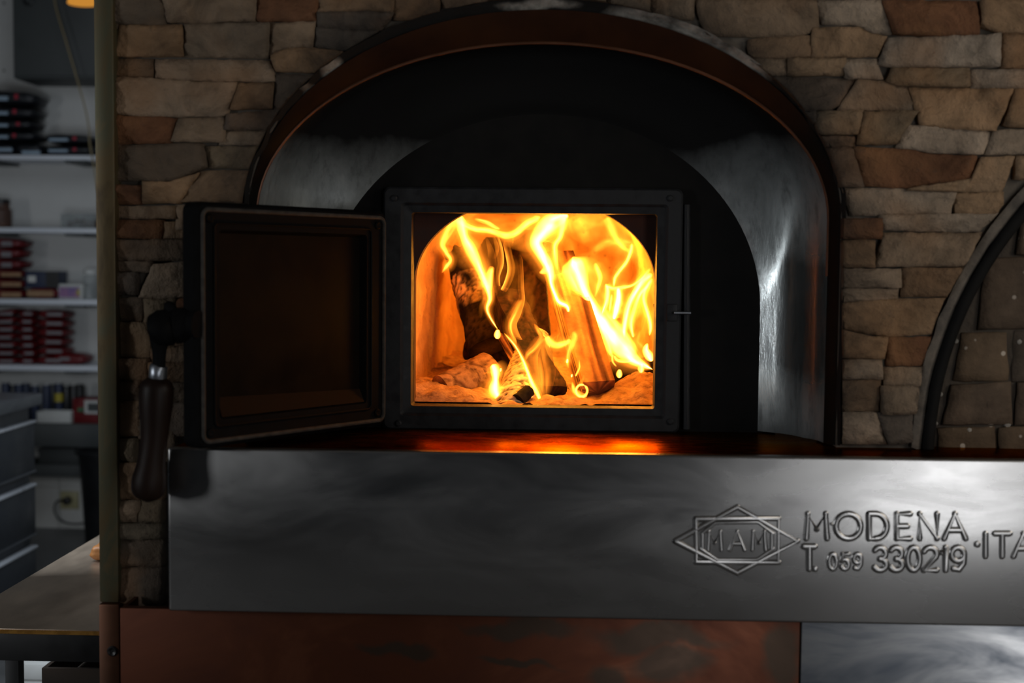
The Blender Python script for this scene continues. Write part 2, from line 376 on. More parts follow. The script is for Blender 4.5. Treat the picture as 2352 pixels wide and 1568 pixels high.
# ------------------------------------------------------------------ arches, in world units on their planes
ZL = pt(1300, 1041, -.15).z                       # ledge top
class Arch:
    def __init__(s, cx, cy, a, b, Y):
        c = pt(cx, cy, Y); s.x, s.z, s.Y = c.x, c.z, Y
        s.a = (pt(cx+a, cy, Y)-pt(cx-a, cy, Y)).x/2; s.b = (pt(cx, cy-b, Y)-c).z
    def pts(s, zb, n=48, ns=8):
        L = [Vector((s.x-s.a, s.Y, zb+(s.z-zb)*k/ns)) for k in range(ns)]
        R = [Vector((s.x+s.a, s.Y, zb+(s.z-zb)*(ns-1-k)/ns)) for k in range(ns)]
        A = [Vector((s.x-s.a*math.cos(PI*k/n), s.Y, s.z+s.b*math.sin(PI*k/n))) for k in range(n+1)]
        return L+A+R
def loft(rings, jit=0, seed=0):
    n = len(rings[0]); vs = [p.copy() for r in rings for p in r]
    if jit:
        for v in vs: v += Vector((noise.noise(v*30+Vector((seed,)*3)), 0, noise.noise(v*27+Vector((seed+9,)*3))))*jit
    fs = [(i*n+k, i*n+k+1, (i+1)*n+k+1, (i+1)*n+k) for i in range(len(rings)-1) for k in range(n-1)]
    return mesh(vs, fs)
A_out = (1245, 500, 688, 503)
def in_arch1(px, py, g=0):
    a, b = A_out[2]+g, A_out[3]+g
    dx = (px-1245)/a
    if py > 500: return abs(dx) < 1
    return dx*dx+((py-500)/b)**2 < 1
R2C = (3018, 1055, 925)
def clip_px(px, py):
    if in_arch1(px, py):
        if py >= 500: px = 1245+math.copysign(A_out[2], px-1245)
        else:
            dx, dy = (px-1245)/A_out[2], (py-500)/A_out[3]; r = math.hypot(dx, dy) or 1
            px, py = 1245+dx/r*A_out[2], 500+dy/r*A_out[3]
    dx, dy = px-R2C[0], py-R2C[1]; r = math.hypot(dx, dy)
    if py < 1060 and r < R2C[2]: px, py = R2C[0]+dx/r*R2C[2], R2C[1]+dy/r*R2C[2]
    return px, py

def filled(name, outer, holes, depth, mat, parent=None):
    """a flat slab in the XZ plane with holes: outline lists of (x, z), front at Y0"""
    cu = bpy.data.curves.new('c', 'CURVE'); cu.dimensions = '2D'; cu.fill_mode = 'BOTH'; cu.extrude = depth/2
    for pl in [outer]+holes:
        sp = cu.splines.new('POLY'); sp.points.add(len(pl)-1); sp.use_cyclic_u = True
        for p, q in zip(sp.points, pl): p.co = (q[0], q[1], 0, 1)
    tmp = bpy.data.objects.new('tmp', cu); COL.objects.link(tmp)
    dg = bpy.context.evaluated_depsgraph_get(); dg.update()
    me = bpy.data.meshes.new_from_object(tmp.evaluated_get(dg)); bpy.data.objects.remove(tmp)
    me.materials.clear()
    return me
def slab(name, outer, holes, Y0, Y1, mat, parent=None):
    me = filled(name, outer, holes, abs(Y1-Y0), mat)
    me.transform(Matrix.Translation((0, (Y0+Y1)/2, 0)) @ Matrix.Rotation(PI/2, 4, 'X')); me.update()
    return link(name, me, parent, mat, False)

# ------------------------------------------------------------------ room
XL = pt(238, 784, 0).x                                  # centre of the corner strip
fl = MB().box((-4.2, -6, -.05), (4.2, 4.45, 0)).obj('floor', M['floor']); tag(fl, kind='structure')
ce = MB().box((-4.2, -6, 2.9), (4.2, 4.45, 2.95)).obj('ceiling', M['ceil']); tag(ce, kind='structure')
YB = 4.3
wb = MB().box((-4.2, YB, 0), (4.2, YB+.1, 2.9)).obj('wall_back', M['paint']); tag(wb, kind='structure')
# tiles at the foot of the back wall
tp = lambda x, y: pt(x, y, YB)
xs = [tp(138, 1170).x+.152*k for k in range(-4, 5)]
zt = [tp(138, 1096).z, tp(138, 1117).z, tp(138, 1237).z]
for i in range(len(xs)-1):
    for j in range(2):
        MB().box((xs[i]+.002, YB-.008, zt[j+1]+.002), (xs[i+1]-.002, YB+.002, zt[j]-.002)).obj('tile', M['tile'], wb, bevel=.0015, seg=1)

# stone wall with its two arched openings
A1 = Arch(1245, 500, 684, 499, 0)
o1 = [(p.x, p.z) for p in A1.pts(.9)]
c2 = pt(R2C[0], R2C[1], 0); r2 = c2.x-pt(R2C[0]-R2C[2]+6, R2C[1], 0).x
o2 = [(c2.x-r2*math.cos(PI*k/60), c2.z+r2*math.sin(PI*k/60)) for k in range(61)]+[(c2.x+r2, .9), (c2.x-r2, .9)]
xw = c2.x+r2+.25
wf = slab('wall_front', [(XL-.005, 0), (xw, 0), (xw, 2.9), (XL-.005, 2.9)], [o1, o2], .006, .20, M['mortar'])
tag(wf, kind='structure')
ws = MB().box((XL-.005, .20, 0), (XL+.10, 1.9, 2.9)).obj('wall_side', M['paint']); tag(ws, kind='structure')

COLS = dict(a=(.20, .145, .098), b=(.245, .185, .132), c=(.225, .145, .084), d=(.105, .075, .051), e=(.140, .062, .030), f=(.090, .070, .054), g=(.155, .118, .078), h=(.285, .222, .165), i=(.175, .110, .064), j=(.26, .168, .098))
A = lambda x, y: (240+x/3.136, y/3.136)
B = lambda x, y: (240+x/2.6125, 400+y/2.6125)
C = lambda x, y: (x/2.76, 1000+y/2.76)
D = lambda x, y: (1700+x/3.136, y/3.136)
E_ = lambda x, y: (1850+x/2.488, 450+y/2.488)
def q(fn, col, x0, y0, x1, y1): return fn, col, [(x0, y0), (x1, y0)], [(x0, y1), (x1, y1)]
ST = [
 (A,'d',[(62,-20),(420,-20)],[(62,170),(360,182),(448,182)]), (A,'a',[(425,-20),(1095,-20)],[(462,155),(590,168),(750,168),(880,158),(1090,152)]),
 (A,'e',[(1105,-20),(1545,-20)],[(1105,152),(1535,158)]), (A,'i',[(1555,-20),(2100,-20)],[(1545,92),(1900,84),(2080,96)]),
 (A,'f',[(1548,108),(1900,98),(2090,106)],[(1550,205),(1750,215),(2000,218)]), (A,'c',[(120,188),(562,188)],[(70,408),(572,404)]),
 (A,'d',[(62,185),(105,185)],[(62,330),(70,330)]),
 (A,'a',[(590,184),(1195,178)],[(585,408),(1180,418)]), (A,'a',[(1210,176),(1530,168)],[(1195,400),(1290,352),(1500,345)]),
 (A,'f',[(1545,212),(1990,222)],[(1510,345),(1720,370)]), (A,'c',[(1205,412),(1290,364),(1480,352),(1720,382)],[(1245,512),(1510,524)]),
 (A,'d',[(68,428),(350,428)],[(68,548),(345,556)]), (A,'b',[(372,432),(1180,440),(1205,448)],[(372,560),(620,576),(800,585),(1235,588)]),
 (A,'f',[(1248,545),(1520,545)],[(1235,792),(1420,800)]), (A,'b',[(75,560),(340,572),(620,592),(962,600)],[(75,820),(300,840),(800,838),(882,832)]),
 (A,'i',[(978,605),(1228,605)],[(922,785),(1215,785)]), (A,'f',[(892,832),(1215,800),(1400,805)],[(872,935),(1190,938)]),
 (A,'e',[(75,838),(532,858)],[(75,1035),(480,1028)]), (A,'a',[(548,858),(875,845)],[(495,1018),(868,1022)]),
 (A,'a',[(880,948),(1200,948)],[(830,1038),(1130,1048)]), (A,'d',[(75,1052),(720,1038)],[(75,1300),(500,1302),(748,1200)]),
 (A,'g',[(738,1060),(1130,1058)],[(762,1205),(1060,1218)]), (A,'i',[(705,1235),(1040,1236)],[(560,1452),(990,1455)]),
 (A,'e',[(70,1340),(288,1340)],[(70,1470),(285,1468)]), (A,'c',[(300,1315),(500,1312),(690,1250)],[(290,1465),(550,1460)]),
 q(B,'a',62,195,432,265), q(B,'a',440,190,560,330), q(B,'e',62,278,368,385), q(B,'c',375,290,560,385), q(B,'d',62,395,520,516), q(B,'d',62,525,298,585),
 q(B,'f',62,592,206,718), (B,'a',[(302,545),(540,524)],[(215,742),(430,738),(540,730)]), q(B,'d',62,742,240,880), q(B,'g',248,748,436,1040), q(B,'e',442,748,560,812),
 q(B,'g',62,890,290,1096), q(B,'a',375,1030,560,1118), q(B,'d',62,1108,272,1232), q(B,'i',280,1126,560,1240), q(B,'f',62,1242,226,1352), q(B,'d',232,1250,560,1362),
 q(B,'i',62,1360,226,1565), q(B,'f',232,1370,600,1565), q(B,'a',440,818,560,1024), q(B,'d',298,1044,370,1118),
 q(C,'g',722,20,876,158), q(C,'d',884,-60,1120,160), q(C,'i',722,168,1045,400), q(C,'a',722,410,896,540), q(C,'g',904,410,1045,540), q(C,'g',722,552,1045,645), q(C,'d',722,655,1045,820), q(C,'f',722,832,1045,1065),
 (D,'a',[(-330,5),(530,8)],[(-250,255),(0,262),(300,268),(480,244),(562,188)]), (D,'b',[(545,10),(1005,10)],[(590,172),(840,178),(930,235),(1082,246)]),
 (D,'e',[(1015,12),(1695,18)],[(1095,245),(1380,262),(1700,262)]), (D,'j',[(1730,15),(2120,4)],[(1730,190),(1860,240),(2120,232)]),
 (D,'i',[(60,290),(500,262)],[(60,418),(500,412)]), (D,'j',[(515,210),(850,206),(940,256),(1045,272)],[(510,410),(980,408)]),
 (D,'h',[(1058,278),(1740,270),(1852,250)],[(990,468),(1080,484),(1852,482)]), q(D,'i',1875,246,2120,492), q(D,'c',340,434,745,545), q(D,'a',60,430,330,542),
 (D,'h',[(718,438),(972,432)],[(760,565),(1012,572)]), (D,'g',[(1090,496),(1640,498)],[(1045,590),(1150,620),(1632,626)]), q(D,'h',1655,508,2120,636),
 (D,'f',[(170,558),(822,578)],[(380,795),(640,795),(702,762)]), (D,'a',[(838,588),(1030,592),(1190,632)],[(692,800),(870,790),(1265,800)]),
 (D,'j',[(1215,636),(1960,645)],[(1292,900),(1480,925),(1820,945)]), (D,'c',[(1970,650),(2120,650)],[(1885,905),(2120,925)]), q(D,'f',400,802,540,892), (D,'g',[(545,808),(880,800)],[(540,968),(830,968)]),
 (D,'g',[(888,812),(1272,806)],[(835,1040),(1108,1036)]), (D,'h',[(1185,908),(1290,906),(1805,955)],[(1122,1066),(1250,1075),(1350,1100),(1732,1110)]),
 (D,'b',[(1815,945),(2120,935)],[(1750,1112),(2120,1108)]), q(D,'f',480,985,815,1058), (D,'f',[(620,1072),(800,1064)],[(720,1345),(880,1340)]),
 (D,'e',[(812,1062),(1230,1085),(1340,1115),(1690,1130)],[(890,1338),(1190,1355),(1640,1285)]), (D,'j',[(1205,1362),(1660,1292),(1705,1140),(1960,1130)],[(1200,1372),(1500,1378),(1700,1380),(1870,1375)]),
 q(D,'c',1975,1125,2120,1290), (D,'b',[(735,1352),(1100,1362),(1550,1390)],[(790,1550),(1500,1545)]), q(D,'c',1545,1388,1880,1560),
 (E_,'b',[(420,112),(1090,105)],[(440,195),(980,203)]), q(E_,'e',150,132,430,244), (E_,'a',[(445,212),(990,212)],[(392,400),(940,400)]), q(E_,'c',150,255,384,405),
 q(E_,'b',150,418,535,520), q(E_,'b',150,530,525,605), q(E_,'i',548,412,930,572), (E_,'c',[(150,620),(540,588),(860,584)],[(150,740),(330,782),(470,800),(720,790)]),
 (E_,'c',[(150,752),(340,796),(458,808)],[(150,920),(440,926)]), q(E_,'e',465,808,740,968), q(E_,'b',150,935,432,1042), q(E_,'a',448,980,690,1078),
 q(E_,'i',150,1052,422,1226), q(E_,'a',430,1086,680,1238), (E_,'b',[(150,1236),(395,1236)],[(150,1412),(460,1412)]), (E_,'f',[(405,1240),(640,1246)],[(470,1410),(640,1408)]),
]
# courses just above and beside the frame, where a step aside would show them
I = lambda x, y: (x, y)
y = -14
while y > -330:
    h = rnd.uniform(38, 74); x = 262 + 0
    while x < 2800:
        wd = rnd.uniform(90, 230); ST.append(q(I, rnd.choice('aabcdeghj'), x, y-h, x+wd-5, y-4)); x += wd
    y -= h
y = 2
while y < 420:
    h = rnd.uniform(45, 80); x = 2380
    while x < 2900:
        wd = rnd.uniform(90, 230); ST.append(q(I, rnd.choice('aabcehj'), x, y, x+wd-5, y+h-4)); x += wd
    y += h
# the top middle strip over the arch crown
for x0, x1, c in ((905,1010,'i'),(1016,1130,'a'),(1136,1260,'f'),(1266,1390,'g'),(1396,1490,'a'),(1496,1592,'a')): ST.append(q(I, c, x0, -12, x1, 45))

def poly_at(P, s):
    x = P[0][0]+(P[-1][0]-P[0][0])*s
    for a, b in zip(P, P[1:]):
        if x <= b[0]+1e-6: return a[0]+(x-a[0]), a[1]+(b[1]-a[1])*((x-a[0])/max(1e-6, b[0]-a[0]))
    return P[-1]
def stone(fn, col, top, bot, k):
    T = [fn(*p) for p in top]; Bm = [fn(*p) for p in bot]
    wd = max(T[-1][0]-T[0][0], Bm[-1][0]-Bm[0][0]); ht = max(abs(Bm[0][1]-T[0][1]), abs(Bm[-1][1]-T[-1][1]))
    nx = max(5, min(22, int(wd/10))); ny = max(4, min(11, int(ht/9)))
    prot = rnd.uniform(.006, .020); sd = Vector((k*3.1, k*1.7, 0)); vs = []; moved = 0
    tilt = rnd.uniform(-.006, .006); tilz = rnd.uniform(-.006, .008)
    for j in range(ny+1):
        for i in range(nx+1):
            s, u = i/nx, j/ny
            a, b = poly_at(T, s), poly_at(Bm, s)
            x, y = a[0]+(b[0]-a[0])*u, a[1]+(b[1]-a[1])*u
            e = min(s*wd, (1-s)*wd, u*ht, (1-u)*ht)
            if e < 1:
                x += 1.6*(s*2-1 if 0 < s < 1 else (1 if s else -1)); y += 1.5*((1 if u else -1) if u in (0, 1) else 0)
                x += 2.4*noise.noise(Vector((x*.05, y*.05, k))); y += 2.6*noise.noise(Vector((x*.05, y*.05, k+50.)))
            X, Yp = clip_px(x, y); moved += (abs(X-x)+abs(Yp-y)) > .5
            P = pt(X, Yp, 0)
            d = prot+tilt*(s-.5)*2+tilz*(.5-u)*2
            d += .006*noise.noise(sd+Vector((x*.018, y*.03, 0)))+.0065*noise.noise(sd+Vector((x*.045, y*.06, 3)))+.003*noise.noise(sd+Vector((x*.1, y*.13, 7)))
            rr = min(1, e/7.); d = max(.002, d)*(.78+.22*rr)
            P.y = -max(.001, d); vs.append(P)
    if moved > .93*len(vs): return
    W = nx+1; fs = [(j*W+i, (j+1)*W+i, (j+1)*W+i+1, j*W+i+1) for j in range(ny) for i in range(nx)]
    ring = list(range(nx+1))+[j*W+nx for j in range(1, ny+1)]+[ny*W+i for i in range(nx-1, -1, -1)]+[j*W for j in range(ny-1, 0, -1)]
    n0 = len(vs); vs += [Vector((vs[i].x, .01, vs[i].z)) for i in ring]; L = len(ring)
    fs += [(ring[i], ring[(i+1) % L], n0+(i+1) % L, n0+i) for i in range(L)]
    o = link('stone', mesh(vs, fs), wf, M['stone'], True)
    c = COLS[col]; v = rnd.uniform(.88, 1.12); h = rnd.uniform(.95, 1.05)
    o.color = (c[0]*v*h, c[1]*v, c[2]*v/h, 1)
for k, (fn, col, tpl, bpl) in enumerate(ST): stone(fn, col, tpl, bpl, k)

# corner strip at the left end of the stone wall
cs = empty('corner_strip', (XL, 0, 0), 'tall weathered brass-coloured corner strip at left end of stone wall', 'corner strip')
x0, x1 = pt(222, 784, -.03).x, pt(267, 784, -.03).x; zc = pt(250, 1384, -.03).z
bbox('upper_strip', (x0, -.03, zc), (x1, .03, 2.88), M['strip'], cs, .004)
bbox('lower_strip', (x0-.001, -.033, .0), (x1+.002, .03, zc-.002), M['copper_strip'], cs, .004)['label'] = 'reddish copper lower length of the strip'
p = pt(258, 1495, -.034); MB().lathe((p.x, -.0355, p.z), [(.0105, .004), (.0105, .001), (.008, -.001), (.003, .0015)], 16, 'Y').obj('screw', M['black'], cs)

# ------------------------------------------------------------------ oven
ov = empty('pizza_oven', (A1.x, .2, ZL), 'black arched wood-fired oven mouth set in stone wall, iron door open', 'oven')
E0 = Arch(1245, 500, 692, 507, -.008); E1 = Arch(1245, 500, 678, 472, .022)
link('mortar_edge', loft([E0.pts(ZL, 90), Arch(1245, 500, 684, 492, .004).pts(ZL, 90), E1.pts(ZL, 90)], .006), ov, M['edge1'])['label'] = 'pale broken mortar edge round the arch'
L0 = Arch(1245, 500, 680, 478, .012); L1 = Arch(1241, 500, 657, 402, .045)
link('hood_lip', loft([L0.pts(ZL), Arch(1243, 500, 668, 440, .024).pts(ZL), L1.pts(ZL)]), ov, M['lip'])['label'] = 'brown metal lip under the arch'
MB().tube(L1.pts(ZL)[6:-6], .0032, 8, True, 1, (0, 1, 0)).obj('lip_glint_bead', M['copper_strip'], ov, True)['label'] = 'thin coppery bead added along the lip for its fire glint'  # bead added so the lip shows an orange fire reflection
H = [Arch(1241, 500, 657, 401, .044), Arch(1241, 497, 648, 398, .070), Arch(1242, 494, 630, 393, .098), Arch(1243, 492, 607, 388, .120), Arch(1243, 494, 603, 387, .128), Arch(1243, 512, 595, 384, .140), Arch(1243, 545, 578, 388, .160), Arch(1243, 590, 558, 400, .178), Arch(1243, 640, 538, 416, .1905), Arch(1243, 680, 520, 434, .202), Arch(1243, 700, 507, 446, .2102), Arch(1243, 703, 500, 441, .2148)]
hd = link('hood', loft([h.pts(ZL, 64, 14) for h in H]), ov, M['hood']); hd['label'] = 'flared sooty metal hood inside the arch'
B3 = Arch(1243, 700, 540, 480, .215)
# fire door frame and the plate behind it
YF = .215
fx0, fx1, fz0, fz1 = pt(880, 700, YF-.02).x, pt(1565, 700, YF-.02).x, pt(1225, 990, YF-.02).z, pt(1225, 431, YF-.02).z
ix0, ix1, iz0, iz1 = pt(946, 700, YF).x, pt(1506, 700, YF).x, pt(1225, 934, YF).z, pt(1225, 490, YF).z
bp = [(p.x, p.z) for p in B3.pts(ZL-.01)]
slab('back_plate', bp, [[(ix0-.015, iz0-.012), (ix1+.015, iz0-.012), (ix1+.015, iz1+.012), (ix0-.015, iz1+.012)]], YF, YF+.012, M['soot'], ov)
def rrect(x0, x1, z0, z1, r, n=6):
    out = []
    for cx, cz, a0 in ((x1-r, z1-r, 0), (x0+r, z1-r, 90), (x0+r, z0+r, 180), (x1-r, z0+r, 270)):
        out += [(cx+r*math.cos(math.radians(a0+90*k/n)), cz+r*math.sin(math.radians(a0+90*k/n))) for k in range(n+1)]
    return out
def ringloft(rings):
    n = len(rings[0]); vs = [v for r in rings for v in r]
    return fixn(mesh(vs, [(i*n+k, i*n+(k+1) % n, (i+1)*n+(k+1) % n, (i+1)*n+k) for i in range(len(rings)-1) for k in range(n)]))
def rr3(x0, x1, z0, z1, r, y): return [Vector((x, y, z)) for x, z in rrect(x0, x1, z0, z1, r)]
g1 = .010
fr = link('door_frame', ringloft([rr3(fx0, fx1, fz0, fz1, .014, YF+.002), rr3(fx0, fx1, fz0, fz1, .014, YF-.018), rr3(fx0+.004, fx1-.004, fz0+.004, fz1-.004, .012, YF-.022),
      rr3(ix0-.022, ix1+.022, iz0-.020, iz1+.020, .008, YF-.022), rr3(ix0-.016, ix1+.016, iz0-.014, iz1+.014, .006, YF-.016),
      rr3(ix0, ix1, iz0, iz1, .006, YF-.012), rr3(ix0, ix1, iz0, iz1, .006, YF+.04), rr3(ix0-.02, ix1+.02, iz0-.03, iz1+.03, .006, YF+.04)]), ov, M['iron'], True)
autosmooth(fr.data, .35); fr['label'] = 'black cast iron frame round the fire opening'
for px, py in ((905, 455), (1540, 455), (1540, 968), (915, 972)):
    p = pt(px, py, YF-.024); MB().lathe((p.x, YF-.026, p.z), [(.007, .006), (.007, .001), (.004, -.001)], 12, 'Y').obj('bolt', M['iron'], fr)
p = pt(1552, 718, YF-.03)
MB().box((p.x-.018, YF-.026, p.z-.018), (p.x+.004, YF-.018, p.z+.018)).obj('latch_plate', M['iron'], fr, bevel=.002)
MB().tube([(p.x-.004, YF-.034, p.z), (p.x+.031, YF-.034, p.z)], .0035, 10).obj('latch_pin', M['steel_dark'], fr, True)['label'] = 'bright steel latch pin'
MB().tube([pt(1577, 470, YF-.01), pt(1577, 985, YF-.01)], .008, 10).obj('hinge_rod', M['iron'], fr, True)
# masonry mouth, vault, floor
YM = .262
AM = Arch(1228, 650, 277, 196, YM); zf = pt(1225, 936, YM).z-.012
me_o = [(ix0-.06, zf-.03), (ix1+.06, zf-.03), (ix1+.06, iz1+.10), (ix0-.06, iz1+.10)]
slab('mouth_arch', me_o, [[(p.x, p.z) for p in AM.pts(zf)]], YM, YM+.035, M['mouth'], ov)
AMi = Arch(1228, 650, 277, 196, YM); rings = []
for k in range(14):
    Y = YM+.033+k*.095; r = AMi.pts(zf, 40, 10)
    sc = 1.02+.10*min(1, k*.35)-.10*(k/13)**3
    rings.append([Vector((AMi.x+(v.x-AMi.x)*sc, Y, zf+(v.z-zf)*(1.03+.10*min(1, k*.3)))) for v in r])
cv = loft(rings, .012, 4); bmm = bmesh.new(); bmm.from_mesh(cv)
n = len(rings[0]); bmm.verts.ensure_lookup_table(); bmm.faces.new([bmm.verts[13*n+i] for i in range(n)]); bmm.to_mesh(cv); bmm.free()
link('fire_vault', cv, ov, M['refractory'])['label'] = 'glowing orange refractory vault of the fire chamber'
MB().box((AM.x-.42, YM-.03, zf-.05), (AM.x+.42, 1.6, zf)).obj('chamber_floor', M['refractory'], ov)

# ledge and front panels
xp0, xp1 = pt(385, 1200, -.15).x, xw
zpb = pt(1176, 1418, -.15).z
bbox('ledge', (xp0+.004, -.146, ZL-.02), (xw, .215, ZL-.003), M['ledge'], ov, .001)['label'] = 'dark polished copper ledge under the fire door'
fp = MB().box((xp0, -.15, zpb), (xp1, -.128, ZL)).obj('fascia_panel', M['steel'], None, bevel=.005, seg=3)
tag(fp, 'wide brushed steel fascia panel with raised emblem and lettering below the oven ledge', 'panel')
fpb = MB().box((xp0+.004, -.128, zpb), (xp1, .0, zpb+.02)).obj('lower_return', M['steel_dark'], fp)
MB().box((xp0+.002, -.128, zpb+.02), (xp0+.012, .0, ZL-.02)).obj('side_return', M['steel_dark'], fp)
xm = pt(1838, 1500, YP).x; xc0 = pt(276, 1480, YP).x
cp = MB().box((xc0, YP, .02), (xm-.001, YP+.02, zpb-.004)).obj('copper_panel', M['copper'], None, bevel=.002)
tag(cp, 'reddish copper panel with dark smears under the steel fascia', 'panel')
MB().box((xc0, YP+.02, .02), (xc0+.008, -.035, zpb-.004)).obj('side_return', M['copper'], cp)
gp = MB().box((xm+.001, YP-.002, .02), (xw, YP+.018, zpb-.004)).obj('galvanised_panel', M['galv'], None, bevel=.002)
tag(gp, 'grey galvanised metal panel with pale smears at lower right corner', 'panel')
# oven base behind the panels carries the stone left of the fascia

# emblem and lettering, raised strokes on the fascia
G = lambda x, y: pt(1500+x/2.7606, 1120+y/2.7606, -.1505)
def stroke(pl, r): return [G(*p) for p in pl], r
def bead(name, lines, r, parent, lab=None):
    mb = MB()
    for pl in lines:
        P = [G(*p) for p in pl]
        if len(P) == 1: mb.lathe(P[0], [(r*1.1, .001), (r*1.0, -.002), (r*.5, -.0032)], 12, 'Y'); continue
        mb.tube(P, r*1.15, 12, True, .55, (0, 1, 0))
        for s in P: mb.lathe(s, [(r*1.14, .001), (r*1.0, -r*.3), (r*.5, -r*.55)], 12, 'Y')
    o = mb.obj(name, M['steel'], parent, True)
    if lab: o['label'] = lab
    return o
rb = .0052
emb = bead('emblem', [[(140,338),(535,122),(915,338),(535,540),(140,338)]], rb, fp, 'raised diamond and rectangle emblem')
bead('rectangle', [[(270,198),(795,194),(795,472),(272,472),(270,198)]], rb, emb)
bead('inner_outline', [[(305,292),(395,222),(665,218),(762,290)], [(762,385),(660,455),(410,458),(300,385)], [(312,290),(312,388)], [(752,288),(752,388)]], rb*.6, emb)
def arc(cx, cy, rx, ry, a0, a1, n=14): return [(cx+rx*math.cos(math.radians(a0+(a1-a0)*k/n)), cy-ry*math.sin(math.radians(a0+(a1-a0)*k/n))) for k in range(n+1)]
def glyph(ch, x0, y0, x1, y1):
    w, h = x1-x0, y1-y0; cx, cy = (x0+x1)/2, (y0+y1)/2
    P = lambda *p: [(x0+a*w, y0+b*h) for a, b in p]
    return {'M': [P((.06,1),(.12,0),(.5,.62),(.88,0),(.94,1))], 'A': [P((0,1),(.5,0),(1,1)), P((.2,.66),(.8,.66))], 'O': [arc(cx, cy, w/2, h/2, 0, 360, 24)],
     'D': [P((.05,0),(.05,1),(.4,1))+arc(x0+.4*w, cy, .6*w, h/2, -90, 90)[0:]+P((.05,0))], 'E': [P((1,0),(.05,0),(.05,1),(1,1)), P((.05,.5),(.8,.5))],
     'N': [P((.05,1),(.05,0),(.95,1),(.95,0))], 'T': [P((0,0),(1,0)), P((.5,0),(.5,1))], 'I': [P((.5,0),(.5,1))], '.': [P((.5,1))],
     '0': [arc(cx, cy, w/2, h/2, 0, 360, 20)], '1': [P((.1,.22),(.6,0),(.6,1))], '2': [arc(cx, y0+.28*h, w/2, .28*h, 160, -30, 10)+P((0,1),(1,1))],
     '3': [arc(x0+.45*w, y0+.26*h, .5*w, .26*h, 150, -90, 10)+arc(x0+.45*w, y0+.75*h, .55*w, .25*h, 90, -150, 12)],
     '5': [P((.95,0),(.15,0),(.08,.45))+arc(x0+.45*w, y0+.68*h, .52*w, .32*h, 110, -150, 12)], '9': [arc(cx, y0+.3*h, w/2, .3*h, 0, 360, 16), P((1,.3),(.95,.7),(.6,.98),(.15,.93))]}[ch]
for ch, x0, x1 in (('M',338,442),('A',482,584),('M',618,722)): bead('letter', glyph(ch, x0+4, 276, x1-4, 394), rb*.72, emb)
for ch, x0, x1 in (('M',962,1112),('O',1158,1316),('D',1362,1482),('E',1540,1630),('N',1684,1806),('A',1845,1982)): bead('letter', glyph(ch, x0, 165, x1, 322), rb*1.05, fp)
for ch, x0, x1 in (('T',955,1025),('.',1018,1034)): bead('letter', glyph(ch, x0, 372, x1, 515), rb*1.1, fp)
for ch, x0, x1 in (('0',1115,1162),('5',1194,1240),('9',1272,1318)): bead('digit', glyph(ch, x0, 420, x1, 515), rb*.85, fp)
for ch, x0, x1 in (('3',1405,1478),('3',1508,1580),('0',1612,1690),('2',1716,1798),('1',1828,1872),('9',1892,1972)): bead('digit', glyph(ch, x0, 378, x1, 522), rb*1.05, fp)
bead('dot', [[(2055,358)]], rb*1.2, fp)
bead('dot', [[(1132,230)]], rb*.6, fp)
for ch, x0, x1 in (('I',2085,2130),('T',2165,2262),('A',2285,2410)): bead('letter', glyph(ch, x0, 290, x1, 435), rb*1.0, fp)

# ------------------------------------------------------------------ the open fire door
hp = pt(889, 720, .185); hp.z = 0
tipw = pt(448, 740, -.215)
u = Vector((tipw.x-hp.x, tipw.y-hp.y, 0)); W = u.length
dz0 = pt(463, 1033, -.215).z; dz1 = pt(440, 461, -.215).z
dr = empty('door', (hp.x, hp.y, dz0), None, None, None, math.atan2(u.y, u.x)); dr.parent = ov; dr.matrix_parent_inverse = wmat(ov).inverted()
dr['label'] = 'black iron fire door swung open to the left'
Hd = dz1-dz0
def rrl(x0, x1, z0, z1, r, y): return [Vector((x, y, z)) for x, z in rrect(x0, x1, z0, z1, r)]
# local x along the door from the hinge, local +y is the inner face
sh = link('door_shell', ringloft([rrl(.01, W-.01, .01, Hd-.01, .012, -.042), rrl(.0, W, .0, Hd, .018, -.034), rrl(0, W, 0, Hd, .018, -.006), rrl(.006, W-.006, .006, Hd-.006, .014, 0),
      rrl(.060, W-.055, .050, Hd-.050, .008, 0), rrl(.066, W-.061, .056, Hd-.056, .006, -.016)]), dr, M['door_iron'], True, keep=False)
autosmooth(sh.data, .4)
MB().box((.012, -.042, .012), (W-.012, -.038, Hd-.012)).obj('outer_skin', M['door_iron'], dr, keep=False)
pn = MB().box((.060, -.030, .050), (W-.055, -.016, Hd-.050)).obj('inner_lining', M['pane'], dr, keep=False); pn['label'] = 'dark brown glossy lining plate'
lp = mesh([(.066, -.0155, .056), (W-.061, -.0155, .056), (W-.061, -.0145, .090), (.066, -.0145, .080), (.066, -.001, .054), (W-.061, -.001, .054)], [(4, 5, 2, 3), (0, 1, 5, 4), (0, 3, 2, 1), (0, 4, 3), (1, 2, 5)])
link('firelit_sill', lp, dr, M['glow_lining'], False, keep=False)['label'] = 'brown strip along the bottom of lining, firelight put in its colour'
gk = [Vector((x, .002, z)) for x, z in rrect(.012, W-.016, .012, Hd-.014, .014)]
MB().tube(gk+[gk[0]], .0042, 8, False).obj('rope_gasket', M['gasket'], dr, True, keep=False)['label'] = 'pale worn rope gasket'
MB().tube([Vector((x, .001, z)) for x, z in rrect(.048, W-.043, .038, Hd-.038, .01)]+[Vector((W-.043, .001, Hd-.048))], .003, 6, False).obj('raised_bead', M['door_iron'], dr, True, keep=False)
for x, z in ((.030, .028), (W-.032, .028), (W-.032, Hd-.03), (.030, Hd-.03)):
    MB().lathe((x, 0, z), [(.0085, -.002), (.0085, .003), (.006, .005), (.002, .004)], 14, 'Y').obj('screw', M['door_iron'], dr, True, keep=False)
for z in (.07, Hd-.07): MB().lathe((-.008, -.02, z), [(.009, -.03), (.009, .03)], 12).obj('hinge', M['door_iron'], dr, True, keep=False)
